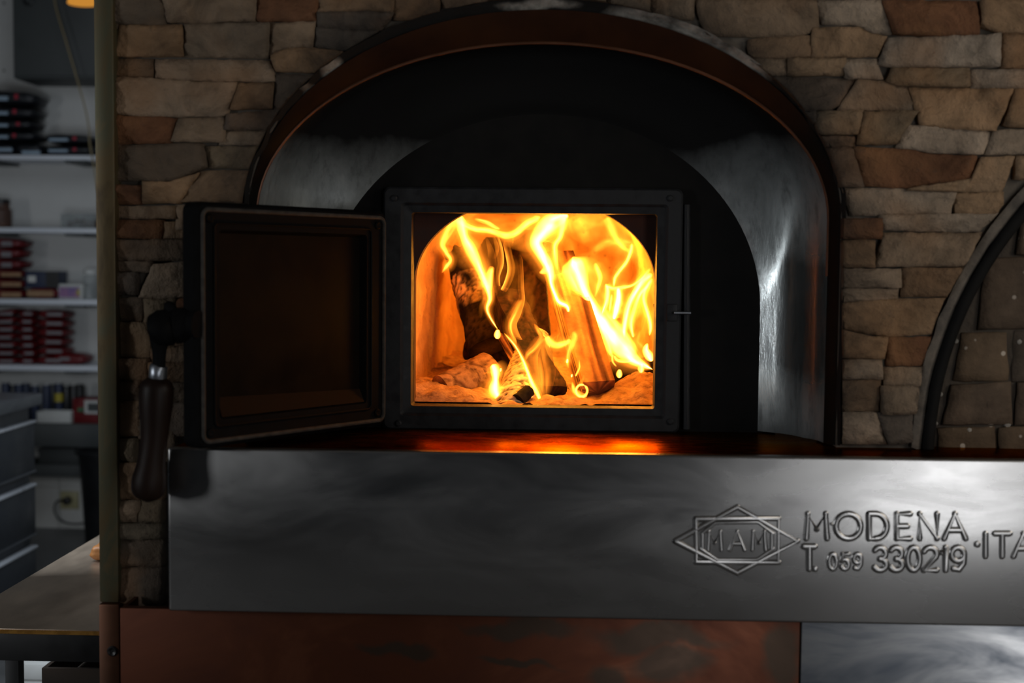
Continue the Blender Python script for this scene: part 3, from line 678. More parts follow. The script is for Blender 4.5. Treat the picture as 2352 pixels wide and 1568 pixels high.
# latch lever and wooden handle, hanging beside the free edge
yh = -.192
hb = MB(); K = lambda x, y, Y=yh: pt(x, y, Y)
hb.tube([K(455, 745, -.215), K(425, 742), K(405, 742)], [.026, .024, .019], 12, True, .6, (0, 1, 0))
hb.tube(catmull([K(432, 742), K(400, 738), K(372, 742), K(358, 756)], 10), [.020, .022, .021, .022, .023, .024, .024, .022, .018, .010], 12)
hb.tube(catmull([K(414, 752), K(404, 730), K(393, 710), K(382, 694)], 7), [.016, .0145, .0125, .0115, .011, .0105, .005], 12)
hb.tube([K(442, 745), K(437, 745), K(405, 748), K(398, 748)], [.024, .031, .034, .026], 14, True, .8, (0, 1, 0))
hb.tube([K(402, 750), K(392, 752), K(366, 754), K(350, 757), K(343, 759)], [.026, .033, .034, .027, .012], 14)
hb.tube(catmull([K(370, 750), K(366, 790), K(366, 820), K(364, 848)], 9), [.022, .021, .018, .0155, .0135, .0125, .012, .012, .012], 12)
lv = hb.obj('latch_lever', M['door_iron'], dr, True); lv['label'] = 'black forged latch lever with upward prong'
MB().tube([K(365, 838), K(364, 842), K(362, 872), K(362, 876)], [.014, .0165, .0165, .014], 16).obj('ferrule', M['steel_dark'], dr, True)['label'] = 'steel ferrule'
pth = catmull([K(361, 868), K(360, 885), K(358, 930), K(355, 1000), K(348, 1060), K(342, 1105), K(340, 1138), K(339, 1152)], 26)
prf = catmull([(.0175,), (.030,), (.0305,), (.0245,), (.0255,), (.0315,), (.026,), (.004,)], 26)
MB().tube(pth, [max(.003, a[0]) for a in prf], 20, True, .9, (0, 1, 0)).obj('wooden_handle', M['wood'], dr, True)['label'] = 'dark turned wooden grip'

# ------------------------------------------------------------------ firewood
CELL = dict(char=(.020, .034, 3.4, .0022), patch=(.021, .020, 4.5, .004), plates=(.040, .0135, 7., .004), bark=(.05, .05, 6., .0018), grain=(1, 1, 1, 0))
def logobj(name, A, Bp, r0, r1, mat, label, n=26, m=30, kind='char', seed=1, notch=False, facets=None, group=None):
    A, Bp = Vector(A), Vector(Bp); t = (Bp-A).normalized(); L = (Bp-A).length
    a = t.cross(Vector((0, 1, 0))).normalized(); b = t.cross(a); vs = []; pl = []; gr = []
    for i in range(m+1):
        s = i/m; rr = r0+(r1-r0)*s
        for k in range(n):
            q_ = 2*PI*k/n; dirv = a*math.cos(q_)+b*math.sin(q_); base = rr
            if facets:
                cmin = min(1/max(.2, math.cos(((q_-f+PI) % (2*PI))-PI)) if math.cos(((q_-f+PI) % (2*PI))-PI) > .2 else 9 for f in facets)
                base = rr*min(1.15, .72*cmin)
            P = A+t*(L*s)+dirv*base
            c1_, c2_, ke, dep = CELL[kind]; wv_ = noise.noise(P*40)*.5
            sp = Vector((q_*rr/c1_+wv_, s*L/c2_+wv_, seed*3.3))
            if kind == 'grain':
                gn = noise.noise(Vector((math.cos(q_)*9, math.sin(q_)*9, s*1.2+seed)))*.7+noise.noise(Vector((math.cos(q_)*26, math.sin(q_)*26, s*2.5+seed)))*.9
                gr.append(max(0, min(1, .5+gn))); P += dirv*(gn*.002); pl.append(.5)
            else:
                d, _ = noise.voronoi(sp); e = min(1, max(0, (d[1]-d[0])*ke)); big = noise.noise(Vector((q_*1.2, s*4, seed)))
                P += dirv*(dep*(e-1)+.006*noise.noise(P*16+Vector((seed,)*3)))
                v = e*max(0, min(1, (.55+big*1.6) if kind == 'patch' else 1.)); 
                if kind == 'patch': v *= 1 if .38 < s < .72 else .05
                pl.append(v); gr.append(.5)
            if notch and s > .8: P += t*(.03*noise.noise(Vector((math.cos(q_)*2, math.sin(q_)*2, seed))))*(s-.8)*5
            vs.append(P)
    fs = [(i*n+k, i*n+(k+1) % n, (i+1)*n+(k+1) % n, (i+1)*n+k) for i in range(m) for k in range(n)]
    c0, c1 = len(vs), len(vs)+1; vs += [A-t*.004, Bp-t*.012]; pl += [.2, .1]; gr += [.3, .1]
    fs += [(c0, (k+1) % n, k) for k in range(n)]+[(c1, m*n+k, m*n+(k+1) % n) for k in range(n)]
    me = fixn(mesh(vs, fs))
    for nm, dat in (('plate', pl), ('grain', gr)):
        at = me.attributes.new(nm, 'FLOAT', 'POINT'); at.data.foreach_set('value', dat)
    o = link(name, me, None, M[mat]); autosmooth(me, .8)
    return tag(o, label, 'firewood', 'firewood in the oven')
S = lambda x, y, Y: pt(900+x/2.4886, 450+y/2.4886, Y)
lg = {}
logobj('log', pt(1372, 900, .43), pt(1283, 600, .74), .052, .050, 'split', 'split log with bright orange grain leaning right of centre', 40, 40, 'grain', 3, facets=(.3, 1.9, 3.5, 5.0))
logobj('log', pt(1262, 915, .40), pt(1158, 690, .74), .050, .056, 'darkred', 'dark log burning across the middle with a flame-lit left edge', 48, 50, 'char', 5, facets=(.6, 2.3, 3.8, 5.3))
logobj('log', pt(1232, 850, .80), pt(1215, 545, 1.0), .062, .055, 'darkred', 'large dark red scorched log standing behind the others', 44, 50, 'char', 8, facets=(.2, 1.7, 3.1, 4.6))
logobj('log', pt(1125, 800, .84), pt(1058, 580, 1.0), .056, .045, 'charash', 'charred log on the left with pale checkered patch', 48, 64, 'patch', 2, notch=True)
logobj('log', pt(1176, 965, .345), pt(1228, 780, .62), .052, .038, 'paleash', 'pale ash-covered log with black cracks at front centre', 64, 60, 'plates', 11)
logobj('log', pt(1012, 896, .47), pt(1122, 850, .56), .036, .046, 'greyash', 'grey-brown ashy log stub lying at lower left', 44, 40, 'bark', 14)
logobj('log', pt(1072, 800, .92), pt(1200, 822, .88), .030, .030, 'darkred', 'small dark log lying low behind the ashy stub', 24, 24, 'char', 17)
logobj('log', pt(1405, 858, .66), pt(1530, 838, .70), .032, .030, 'char', 'black charred log lying under the flames at right', 30, 30, 'char', 21)
logobj('log', pt(1150, 772, .60), pt(1192, 842, .50), .009, .010, 'split', 'thin brown stick between the two middle logs', 16, 12, 'grain', 25)
p = pt(1203, 906, .335)
logobj('ember', p+Vector((-.012, 0, -.012)), p+Vector((.012, .02, .010)), .017, .015, 'char', 'small round black ember in front of pale cracked log', 18, 10, 'char', 28)

logobj('log', pt(1165, 860, .95), pt(1140, 560, 1.12), .070, .060, 'darkred', 'dark scorched log at the back between checkered log and red log', 40, 44, 'char', 33, facets=(.4, 1.8, 3.3, 4.9))
# ash bed
nx, ny = 90, 70; vs = []
for j in range(ny+1):
    for i in range(nx+1):
        X = AM.x-.32+.64*i/nx; Y = YM+.02+1.2*j/ny
        h = zf+.012+.016*max(0, noise.noise(Vector((X*7, Y*7, 1)))+.4)+.010*noise.noise(Vector((X*26, Y*26, 4)))+.006*noise.noise(Vector((X*70, Y*70, 9)))+.03*max(0, Y-.4)
        h += .035*math.exp(-((X-pt(940, 880, .4).x)**2/.010+(Y-.45)**2/.03))+.045*math.exp(-((X-pt(1480, 880, .45).x)**2/.006+(Y-.48)**2/.02))
        if Y < YM+.06: h = min(h, zf+.010+(Y-YM)*.5)
        vs.append((X, Y, h))
fs = [(j*(nx+1)+i, j*(nx+1)+i+1, (j+1)*(nx+1)+i+1, (j+1)*(nx+1)+i) for j in range(ny) for i in range(nx)]
ash = link('ash', mesh(vs, fs), None, M['ash']); tag(ash, 'bed of pale glowing ash on the chamber floor under the logs', 'ash', None, 'stuff')

# ------------------------------------------------------------------ flames
fire = empty('fire', (AM.x, .5, zf), 'tall yellow-white flames licking up round the logs in the oven', 'fire')
def flame(pts, Y, heat, prof='core', *a, **k):
    if prof == 'core' and heat > 1.1 and len(pts) > 4 and pts[0][2] != 17:
        flame_([(x+6*math.sin(i*1.7), y, 14+w_*2.9) for i, (x, y, w_) in enumerate(pts)], Y+.014, .20+.05*heat, 'halo', (.12, .2), .3)
        flame_([(x, y, 8+w_*1.7) for x, y, w_ in pts], Y+.006, .22*heat, 'halo', (.08, .15), .3)
    return flame_([(x, y, w_*1.1) for x, y, w_ in pts], Y, heat*.85, prof, *a, **k)
def flame_(pts, Y, heat, prof='core', fade=(.12, .12), thick=.35, n=14, m=None, Y2=None, col=None):
    """pts: (x, y, width) in the close-up; a flattened tapering tongue of hot gas"""
    m = m or max(16, 11*len(pts)); C_ = catmull(pts, m); vs = []; ht = []
    Y2 = Y if Y2 is None else Y2
    P3 = [S(c[0], c[1], Y+(Y2-Y)*i/(m-1)) for i, c in enumerate(C_)]
    pxm = (3.02+Y-.5)/F/2.4886
    for i, p in enumerate(P3):
        t = (P3[min(i+1, m-1)]-P3[max(i-1, 0)]); t.y = 0; t.normalize()
        wv = Vector((t.z, 0, -t.x)); hw = max(.8, C_[i][2])*.5*pxm; s = i/(m-1)
        if s < .06: hw *= .25+.75*s/.06
        if s > .94: hw *= .25+.75*(1-s)/.06
        fd = min(1, s/max(1e-3, fade[0]))*min(1, (1-s)/max(1e-3, fade[1]))
        for k in range(n):
            a = 2*PI*k/n; uu = math.cos(a)
            vs.append(p+wv*(hw*uu)+Vector((0, 1, 0))*(hw*thick*math.sin(a)))
            if prof == 'core': f = (1-uu*uu)**1.9
            elif prof == 'halo': f = (1-uu*uu)**1.5*(.75+.6*noise.noise(Vector((s*6, uu*1.5, pts[0][0]))))
            elif prof == 'left': f = (.12+.88*max(0, 1-(uu+1)*.75)**1.5)*(1 if uu > -.97 else .5)
            elif prof == 'right': f = (.12+.88*max(0, 1-(1-uu)*.75)**1.5)*(1 if uu < .97 else .5)
            elif prof == 'both': f = .22+.78*abs(uu)**3
            else: f = (1-uu*uu)**.8*(.6+.4*noise.noise(Vector((s*5, uu*2, heat*7))))
            str_ = 1+.75*noise.noise(Vector((p.x*26+uu*2.2, p.z*9, pts[0][1]*.37)))+.35*noise.noise(Vector((p.x*60+uu*5, p.z*22, pts[0][0])))
            ht.append(max(0, heat*f*fd*max(.12, str_)))
    fs = [(i*n+k, i*n+(k+1) % n, (i+1)*n+(k+1) % n, (i+1)*n+k) for i in range(m-1) for k in range(n)]
    me = mesh(vs, fs); at = me.attributes.new('flame_amount', 'FLOAT', 'POINT'); at.data.foreach_set('value', ht)
    return link('flame', me, fire, M['flame'])
# left tongues
flame([(390,105,60),(400,180,62),(415,240,52),(445,300,75),(470,350,72),(505,430,48),(545,520,40),(560,585,30),(545,640,18),(560,690,12),(612,772,8)], .66, 4.0, 'core', (.03, .05))
flame([(375,110,60),(330,190,62),(290,270,44),(310,320,30),(335,365,24),(310,405,26),(285,440,8)], .68, 1.8, 'core', (.05, .2))
flame([(430,180,90),(480,260,120),(530,340,110),(565,420,70),(575,500,50),(560,580,20)], .70, .55, 'right', (.1, .3))
flame([(575,400,30),(560,450,46),(555,510,46),(560,570,24)], .64, 3.0, 'core', (.2, .3))
# roof sheets
flame([(350,130,40),(460,185,34),(560,200,36),(650,225,46),(715,205,46),(775,155,44),(850,118,40)], .80, 2.4, 'core', (.08, .05))
flame([(400,140,90),(520,140,110),(640,150,90),(760,140,70),(860,130,60)], .95, .55, 'sheet', (.1, .1), .2)
flame([(470,130,20),(540,150,30),(590,178,24),(620,190,10)], .78, 1.8, 'core', (.2, .2))
flame([(600,180,80),(690,250,90),(770,290,60),(830,300,30)], .9, .35, 'sheet', (.2, .3))
# slim tongues before the back log
flame([(590,215,26),(612,300,40),(622,380,34),(606,460,22),(612,540,14),(600,640,8)], .72, .9, 'left', (.15, .3))
flame([(648,250,34),(668,330,36),(682,420,40),(660,500,36),(620,570,26),(592,630,16),(588,665,8)], .70, 1.25, 'right', (.2, .2))
flame([(560,235,50),(580,300,60),(570,360,40)], .75, .35, 'both', (.3, .4))
flame([(725,330,40),(735,420,30),(738,520,32),(742,590,34),(712,660,56),(680,730,64),(700,800,58),(748,868,44),(790,910,14)], .52, .62, 'left', (.25, .15))
flame([(742,590,18),(705,665,26),(676,735,26),(690,800,22),(728,855,10)], .515, 1.2, 'core', (.3, .3))
# centre blaze
flame([(1010,110,70),(960,128,90),(900,160,110),(845,220,96),(825,270,76),(855,330,66),(890,390,62),(908,450,46),(912,500,26),(932,560,24),(955,605,28),(998,628,26),(1008,660,18),(992,720,12),(992,800,6)], .56, 5.5, 'core', (.02, .12))
flame([(985,120,60),(975,180,54),(962,235,34),(935,285,32),(938,360,30),(948,430,10)], .60, 2.6, 'core', (.04, .3))
flame([(842,440,12),(868,430,40),(895,410,54),(915,385,20)], .55, 2.4, 'core', (.2, .3))
flame([(905,480,60),(925,560,60),(960,630,70),(985,690,40),(990,760,14)], .57, .35, 'left', (.2, .3))
# low front flames
flame([(812,728,16),(838,770,34),(862,800,58),(835,868,110),(832,930,140),(846,1000,130),(862,1080,100),(858,1160,60),(855,1178,30)], .36, .42, 'halo', (.12, .2), .3, 18)
flame([(852,830,30),(800,900,70),(798,960,70),(812,1040,60),(838,1110,40)], .362, .45, 'left', (.2, .2), .3)
flame([(870,840,40),(890,920,60),(905,1000,60),(900,1080,40),(890,1140,20)], .364, .40, 'right', (.2, .3), .3)
flame([(830,900,30),(846,980,40),(858,1060,30),(860,1120,14)], .358, .5, 'core', (.3, .3))
flame([(812,728,12),(842,772,30),(856,812,36),(818,866,36),(776,905,30),(765,940,12)], .355, .9, 'core', (.15, .2))
flame([(640,782,5),(700,850,10),(740,920,14),(770,990,22),(800,1070,30),(832,1130,26),(852,1178,16)], .345, 3.6, 'core', (.12, .06))
flame([(885,800,40),(905,835,56),(945,852,46),(1000,838,38),(1018,815,20)], .40, 1.9, 'core', (.1, .15))
flame([(1030,775,20),(1045,805,42),(1028,850,40),(1010,900,30),(1004,950,22),(1010,985,8)], .39, 1.25, 'core', (.12, .2))
flame([(900,820,60),(930,890,76),(975,960,66),(1010,1030,52),(1040,1085,56),(1075,1130,60)], .385, .42, 'right', (.1, .1))
flame(arc(1085, 1110, 34, 36, 200, 560, 14) and [(x, y, 17) for x, y in arc(1085, 1112, 32, 34, 60, 420, 16)], .37, 2.2, 'core', (.01, .01), .6)
flame([(1030,1060,12),(1045,1110,34),(1085,1140,40),(1118,1135,18)], .37, 2.0, 'core', (.2, .15))
flame([(1070,930,8),(1072,980,14),(1055,1020,16),(1048,1030,6)], .38, 1.5, 'core', (.3, .2))
flame([(1100,1020,10),(1085,1060,22),(1060,1075,20)], .375, .6, 'core', (.3, .3))
flame([(575,960,36),(590,1000,56),(592,1050,40),(585,1100,66),(600,1140,44),(628,1172,16)], .36, 5.0, 'core', (.06, .05))
# bright rush at the right
flame([(1035,345,40),(1050,385,100),(1078,450,84),(1105,540,62),(1150,630,66),(1205,720,86),(1262,800,110),(1320,870,120),(1380,930,74),(1440,965,36),(1492,992,8)], .60, 6.0, 'core', (.1, .03))
flame([(975,400,50),(1000,420,90),(1020,470,70),(1060,540,40),(1110,610,36),(1165,700,40),(1215,800,46),(1245,880,34),(1258,925,10)], .61, 2.4, 'core', (.15, .1))
flame([(1010,380,60),(1100,420,150),(1170,480,160),(1220,560,140),(1250,640,100),(1270,700,60)], .80, .7, 'sheet', (.1, .2), .25)
flame([(1160,380,14),(1175,420,34),(1190,470,34),(1175,530,20),(1160,580,8)], .70, 1.6, 'core', (.2, .3))
flame([(1200,640,30),(1280,730,50),(1350,830,60),(1400,900,40)], .62, 2.6, 'core', (.2, .2))
flame([(1222,500,14),(1232,540,32),(1228,600,30),(1212,650,22),(1200,680,8)], .66, 4.0, 'core', (.12, .2))
flame([(1222,512,22),(1262,528,24),(1320,522,24),(1375,510,16),(1430,470,18),(1480,410,22)], .67, 2.6, 'core', (.1, .15))
flame([(1372,270,14),(1368,310,24),(1345,370,22),(1300,430,20),(1275,470,20),(1268,520,14)], .68, 3.4, 'core', (.1, .1))
flame([(1294,520,24),(1296,580,40),(1285,640,46),(1272,690,30),(1268,705,10)], .65, 6.0, 'core', (.1, .12))
flame([(1258,560,10),(1250,620,18),(1243,670,10)], .66, 2.6, 'core', (.2, .3))
flame([(1490,445,30),(1440,480,40),(1390,550,38),(1355,620,34),(1338,690,34),(1328,760,28),(1330,815,12)], .68, 4.6, 'core', (.08, .12))
flame([(1480,500,30),(1420,560,26),(1385,650,26),(1365,720,30),(1375,790,16),(1382,808,8)], .69, 3.4, 'core', (.15, .1))
flame([(1490,470,26),(1450,530,22),(1440,590,24),(1462,670,26),(1478,740,26),(1472,800,12)], .67, 3.6, 'core', (.1, .1))
flame([(1462,840,12),(1452,880,44),(1475,920,56),(1488,945,20)], .58, 5.0, 'core', (.15, .1))
flame([(1270,912,10),(1290,938,20),(1340,945,22),(1395,938,12)], .59, 3.0, 'core', (.1, .2))
flame([(1262,905,14),(1262,945,14),(1285,975,8)], .59, 1.6, 'core', (.1, .2))
flame([(1290,800,60),(1340,720,70),(1400,640,90),(1450,560,90),(1490,480,60)], .85, .6, 'sheet', (.2, .1), .2)
# veils of thinner gas hanging between the tongues
for x, y0, y1, wd, h_, Y in ((1300,300,640,130,.35,.92),(1180,300,560,120,.32,.9),(1420,430,760,90,.5,.9),(1360,520,800,60,.5,.8),(1450,600,820,50,.6,.8),(1100,330,520,90,.4,.88),(1010,200,420,80,.35,.9),(690,330,640,90,.16,.66),(620,300,560,70,.16,.66),(780,420,700,90,.12,.62),(520,430,700,50,.2,.63),(330,250,430,40,.3,.75),(960,640,900,60,.2,.5),(800,560,760,70,.14,.58),(1240,640,860,90,.5,.66)):
    flame([(x+14*math.sin(x+k*1.3), y0+(y1-y0)*k/5, wd*(.4, .8, 1, .9, .7, .35)[k]) for k in range(6)], Y, h_, 'halo', (.25, .3), .25)
# small white-hot blobs
for x, y, r in ((1300,1020,40),(1425,988,44),(604,795,44),(622,995,16),(1003,945,20),(1028,1028,14)): flame([(x+2,y-r*.75,r*.4),(x,y-r*.2,r*.9),(x-1,y+r*.2,r*.85),(x-3,y+r*.5,r*.3)], .50, 4.5, 'core', (.1, .1), .8)
# glowing gas under the vault
flame([(960,140,80),(1080,170,170),(1200,200,220),(1330,250,210),(1430,330,150),(1490,420,80)], 1.05, .75, 'sheet', (.1, .1), .25)
flame([(1225,120,50),(1255,190,60),(1285,250,40),(1330,300,30),(1380,330,14)], .9, 1.3, 'core', (.05, .3))
flame([(1130,330,60),(1220,270,60),(1320,265,50),(1400,280,30)], 1.0, .7, 'core', (.2, .2))
flame([(1050,130,60),(1100,200,90),(1120,270,60)], .95, .8, 'sheet', (.1, .3))
flame([(1000,150,130),(1100,130,120),(1240,135,70)], 1.0, .9, 'sheet', (.1, .2), .2)
flame([(1420,760,40),(1400,830,50),(1440,870,30)], .75, .7, 'core', (.3, .2))

# ------------------------------------------------------------------ second arch at the right edge
na = empty('bricked_arch', (c2.x, .03, ZL), 'second arch at right edge filled with dark speckled brown rubble blocks', 'arch')
def arcring(rpx, Y, n=72): 
    r = c2.x-pt(R2C[0]-rpx, R2C[1], 0).x
    return [Vector((c2.x-r*math.cos(PI*k/n), Y, max(ZL-.002, c2.z+r*math.sin(PI*k/n)))) for k in range(n+1)]
link('mortar_edge', loft([arcring(928, -.006), arcring(916, -.012), arcring(904, -.006), arcring(900, .012)], .005, 2), na, M['edge2'])['label'] = 'rough broken edge outside the black rim'
link('rim', loft([arcring(904, .01), arcring(902, -.016), arcring(884, -.018), arcring(874, -.004), arcring(872, .07)]), na, M['soot'])['label'] = 'black arch rim'
MB().box((c2.x-r2, .034, ZL-.01), (c2.x+r2, .09, c2.z+r2)).obj('backing', M['rubblemortar'], na)
rows = [(1060,980),(978,880),(878,760),(758,590),(588,470),(468,360),(358,250)]
def block(poly, Y, col, k):
    c = sum((Vector((x, y)) for x, y in poly), Vector((0, 0)))/len(poly); ring = []
    for a, b in zip(poly, poly[1:]+poly[:1]):
        for s in range(4):
            x, y = a[0]+(b[0]-a[0])*s/4, a[1]+(b[1]-a[1])*s/4
            x += 5*noise.noise(Vector((x*.04, y*.04, k))); y += 5*noise.noise(Vector((x*.04, y*.04, k+30)))
            ring.append((x, y))
    vs = []; L = len(ring)
    for sc, yy in ((1, .075), (1, Y+.006), (.94, Y), (.6, Y-.003), (.25, Y-.002)):
        for x, y in ring:
            P = pt(c.x+(x-c.x)*sc, c.y+(y-c.y)*sc, yy); P.y += .004*noise.noise(P*40); vs.append(P)
    fs = [(i*L+j, i*L+(j+1) % L, (i+1)*L+(j+1) % L, (i+1)*L+j) for i in range(4) for j in range(L)]+[tuple(4*L+j for j in range(L))]
    o = link('block', fixn(mesh(vs, fs)), na, M['rubble']); o.color = (*col, 1)
for k, (b_, t_) in enumerate(rows):
    x = 3018-math.sqrt(max(0, 872**2-(1055-min(1055, (b_+t_)/2))**2))+8
    first = True
    while x < 2700:
        wd = rnd.uniform(85, 170); sk = rnd.uniform(-12, 12); sk2 = rnd.uniform(-12, 12)
        if first and t_ < 900: sk, sk2 = 20, -6
        v = rnd.uniform(.85, 1.15); cc = rnd.choice(((.080, .056, .038), (.068, .052, .038), (.092, .063, .039)))
        block([(x+sk, t_+rnd.uniform(-4, 4)), (x+wd-3+sk2, t_+rnd.uniform(-4, 4)), (x+wd-3, b_-2), (x, b_-2)], rnd.uniform(.020, .030), tuple(z*v for z in cc), k+x)
        x += wd; first = False
for x, y, r in ((2203,932,5),(2267,931,8),(2284,948,5),(2314,974,7),(2160,905,5),(2150,972,4),(2226,988,6),(2342,785,6),(2262,655,5),(2332,505,6),(2196,783,5)):
    p = pt(x, y, .03); vsb = MB().lathe(p, [(.0015, -.004), (r*.0009, -.002), (r*.0010, .004), (r*.0006, .02)], 7, 'Y'); vsb.obj('chip', M['edge'], na, True)

# ------------------------------------------------------------------ store room
YS = 4.0
def zs(py, Y=YS): return pt(110, py, Y).z
xa, xb = pt(-420, 500, YS).x, pt(420, 500, YS).x
def shelf(py0, py1, label, dark=False, Y=YS):
    root = empty('wall_shelf', ((xa+xb)/2, YB, zs(py1, Y)), label, 'shelf')
    bbox('board', (xa, Y, zs(py1, Y)), (xb, YB, zs(py0, Y)), M['greybox'] if dark else M['shelf'], root, .004)
    for px in ((-30, 172) if not dark else ()):
        x = pt(px, py1, Y+.02).x
        mb = MB().box((x-.05, Y+.012, zs(py1, Y)-.014), (x+.05, YB, zs(py1, Y)))
        mb.obj('bracket', M['greybox'], root)
    return root
sh1 = shelf(356, 367, 'white shelf board holding the black bags, uppermost on the wall')
sh2 = shelf(523, 535, 'white shelf board holding the clear tray, second from the top')
sh3 = shelf(687, 700, 'white shelf board holding the navy box and printed tub')
sh4 = shelf(839, 852, 'white shelf board under the piled red and white packets')
sh5 = shelf(973, 1026, 'thick grey counter board under the drink cans', True, 3.95)
sh6 = shelf(1066, 1094, 'dark low shelf board just above the white wall tiles', True, 4.05)
def pillow(wd, dp, ht, n=14, seed=0):
    vs = []; 
    for j in range(n+1):
        for i in range(n*2):
            th = -PI/2+PI*j/n; ph = PI*i/n
            f = lambda c, e: math.copysign(abs(c)**e, c)
            x = f(math.cos(th), .45)*f(math.cos(ph), .35); y_ = f(math.cos(th), .45)*f(math.sin(ph), .35); z = f(math.sin(th), .75)
            k = 1+.10*noise.noise(Vector((x*2.2, y_*2.2, z*2+seed)))
            vs.append((x*wd/2*k, y_*dp/2*k, max(-ht/2, z*ht/2*(1-.25*abs(x)**3)*k)))
    m_ = n*2
    return fixn(mesh(vs, [(j*m_+i, j*m_+(i+1) % m_, (j+1)*m_+(i+1) % m_, (j+1)*m_+i) for j in range(n) for i in range(m_)]))
bagm = pillow(1, 1, 1); lblm = {}
def put(name, label, cat, group, x0, y0, x1, y1, Y, dp, mat, tilt=0):
    a, b = pt(x0, y0, Y), pt(x1, y1, Y); 
    o = bpy.data.objects.new(name, bagm.copy() if (mat not in lblm) else lblm[mat]); COL.objects.link(o)
    if mat not in lblm:
        o.data.materials.clear(); o.data.materials.append(M[mat]); o.data.polygons.foreach_set('use_smooth', [True]*len(o.data.polygons)); lblm[mat] = o.data
    o.location = ((a.x+b.x)/2, Y+dp/2, (a.z+b.z)/2); o.scale = (b.x-a.x, dp, a.z-b.z); o.rotation_euler = (0, tilt, 0)
    return tag(o, label, cat, group)
def sub(name, parent, x0, y0, x1, y1, Y, mat, th=.004, label=None):
    a, b = pt(x0, y0, Y), pt(x1, y1, Y); mb = MB().box((a.x, Y, a.z), (b.x, Y+th, b.z)); me = mb.mesh()
    o = bpy.data.objects.new(name, me); COL.objects.link(o); me.materials.append(M[mat]); o.parent = parent
    o.matrix_parent_inverse = wmat(parent).inverted()
    if label: o['label'] = label
    return o
BG = 'black bags on the top shelf'
for k, (x0, y0, x1, y1, lab, tl) in enumerate(((-60,205,84,241,'black bag, topmost of the tall left stack on top shelf',.06),(-60,242,80,272,'black bag, second from top in the tall left stack',.03),(-60,273,76,298,'black bag, third from top in the tall left stack',.0),
      (-60,299,84,325,'black bag, second from bottom in the tall left stack',0),(-60,326,30,356,'black bag, bottom of the tall left stack on top shelf',0),(32,327,95,356,'black bag lying flat between tall stack and the paired bags',0),
      (98,306,214,331,'black bag, upper one of the pair at right end of top shelf',.03),(97,332,212,356,'black bag, lower one of the pair at right end of top shelf',0))):
    o = put('bag', lab, 'bag', BG, x0, y0, x1, y1, 4.02, .20, 'blackbag', tl)
    if k != 5:
        lx = (-10, 18) if k < 4 else ((-20, 28) if k == 4 else (x0+14, x0+58))
        sub('label_strip', o, lx[0], y0+(y1-y0)*.45, lx[1], y0+(y1-y0)*.72, 4.018, 'paleprint')
        rx = {0:37,1:33,2:41,3:32,6:171,7:171}.get(k)
        if rx: sub('red_spot', o, rx-4, y0+(y1-y0)*.3, rx+4, y0+(y1-y0)*.62, 4.018, 'redspot')
    else: sub('label_strip', o, 50, 346, 92, 354, 4.018, 'paleprint')
# second shelf: jar and clear tray
p = pt(2, 523, 4.1); j = MB().lathe((p.x, 4.1, p.z), [(.05, 0), (.055, .01), (.055, .09), (.045, .10), (.045, .125)], 20).obj('jar', M['brownfood'], None, True)
tag(j, 'brown ridged jar at left end of the second shelf', 'jar'); MB().lathe((p.x, 4.1, p.z+.125), [(.048, 0), (.048, .02), (.04, .024)], 20).obj('lid', M['black'], j, True)
a, b = pt(140, 490, 4.05), pt(216, 523, 4.05); tr = empty('tray', ((a.x+b.x)/2, 4.1, b.z), 'clear plastic tray of brown pieces at right end of second shelf', 'tray')
wt = [rr for rr in ((0, 0), (0, 1))]
mb = MB(); mb.box((a.x+.01, 4.05, b.z), (b.x, 4.20, b.z+.003)); mb.box((a.x, 4.048, b.z), (b.x, 4.051, a.z)); mb.box((a.x, 4.20, b.z), (b.x, 4.203, a.z)); mb.box((a.x, 4.05, b.z), (a.x+.003, 4.2, a.z)); mb.box((b.x-.003, 4.05, b.z), (b.x, 4.2, a.z))
mb.obj('box', M['clear'], tr)
for k in range(7):
    q0 = Vector((a.x+.035+.022*k, 4.09+.03*(k % 3), b.z+.02+.012*(k % 2))); MB().lathe(q0, [(.006, -.017), (.017, -.008), (.018, .006), (.006, .017)], 9).obj('piece', M['brownfood'], tr, True)
# third shelf
RG = 'red packets on the third shelf'
for k, (y0, y1) in enumerate(((546,570),(570,595),(595,618),(618,640),(640,663),(663,687))):
    o = put('packet', 'red packet, %s in the left stack on the third shelf' % ('topmost','second from top','third from top','third from bottom','second from bottom','lowest')[k], 'packet', RG, -50, y0, (52,50,52,50,54,53)[k], y1, 4.03, .16, 'red', (.05,-.02,.02,0,.02,0)[k])
    sub('print_patch', o, 2, y0+8, (28,26,27,48,48,48)[k], y1-5, 4.026, 'greyprint' if k in (0, 1, 2) else 'tanfood')
o = put('packet', 'red packet with tan biscuit print under the navy box', 'packet', RG, 57, 660, 132, 687, 4.03, .15, 'red'); sub('print_patch', o, 62, 667, 122, 681, 4.026, 'tanfood')
a, b = pt(60, 623, 4.06), pt(136, 661, 4.06); nb = bbox('box', (a.x, 4.05, b.z), (b.x, 4.17, a.z), M['navy'], None, .002); tag(nb, 'navy blue cardboard box with white mark on a red packet', 'box')
sub('white_mark', nb, 64, 633, 82, 648, 4.047, 'white'); sub('dark_side', nb, 105, 624, 135, 660, 4.047, 'black')
a, b = pt(128, 652, 4.05), pt(190, 687, 4.05); tb = MB(); cx = (a.x+b.x)/2; hw = (b.x-a.x)/2
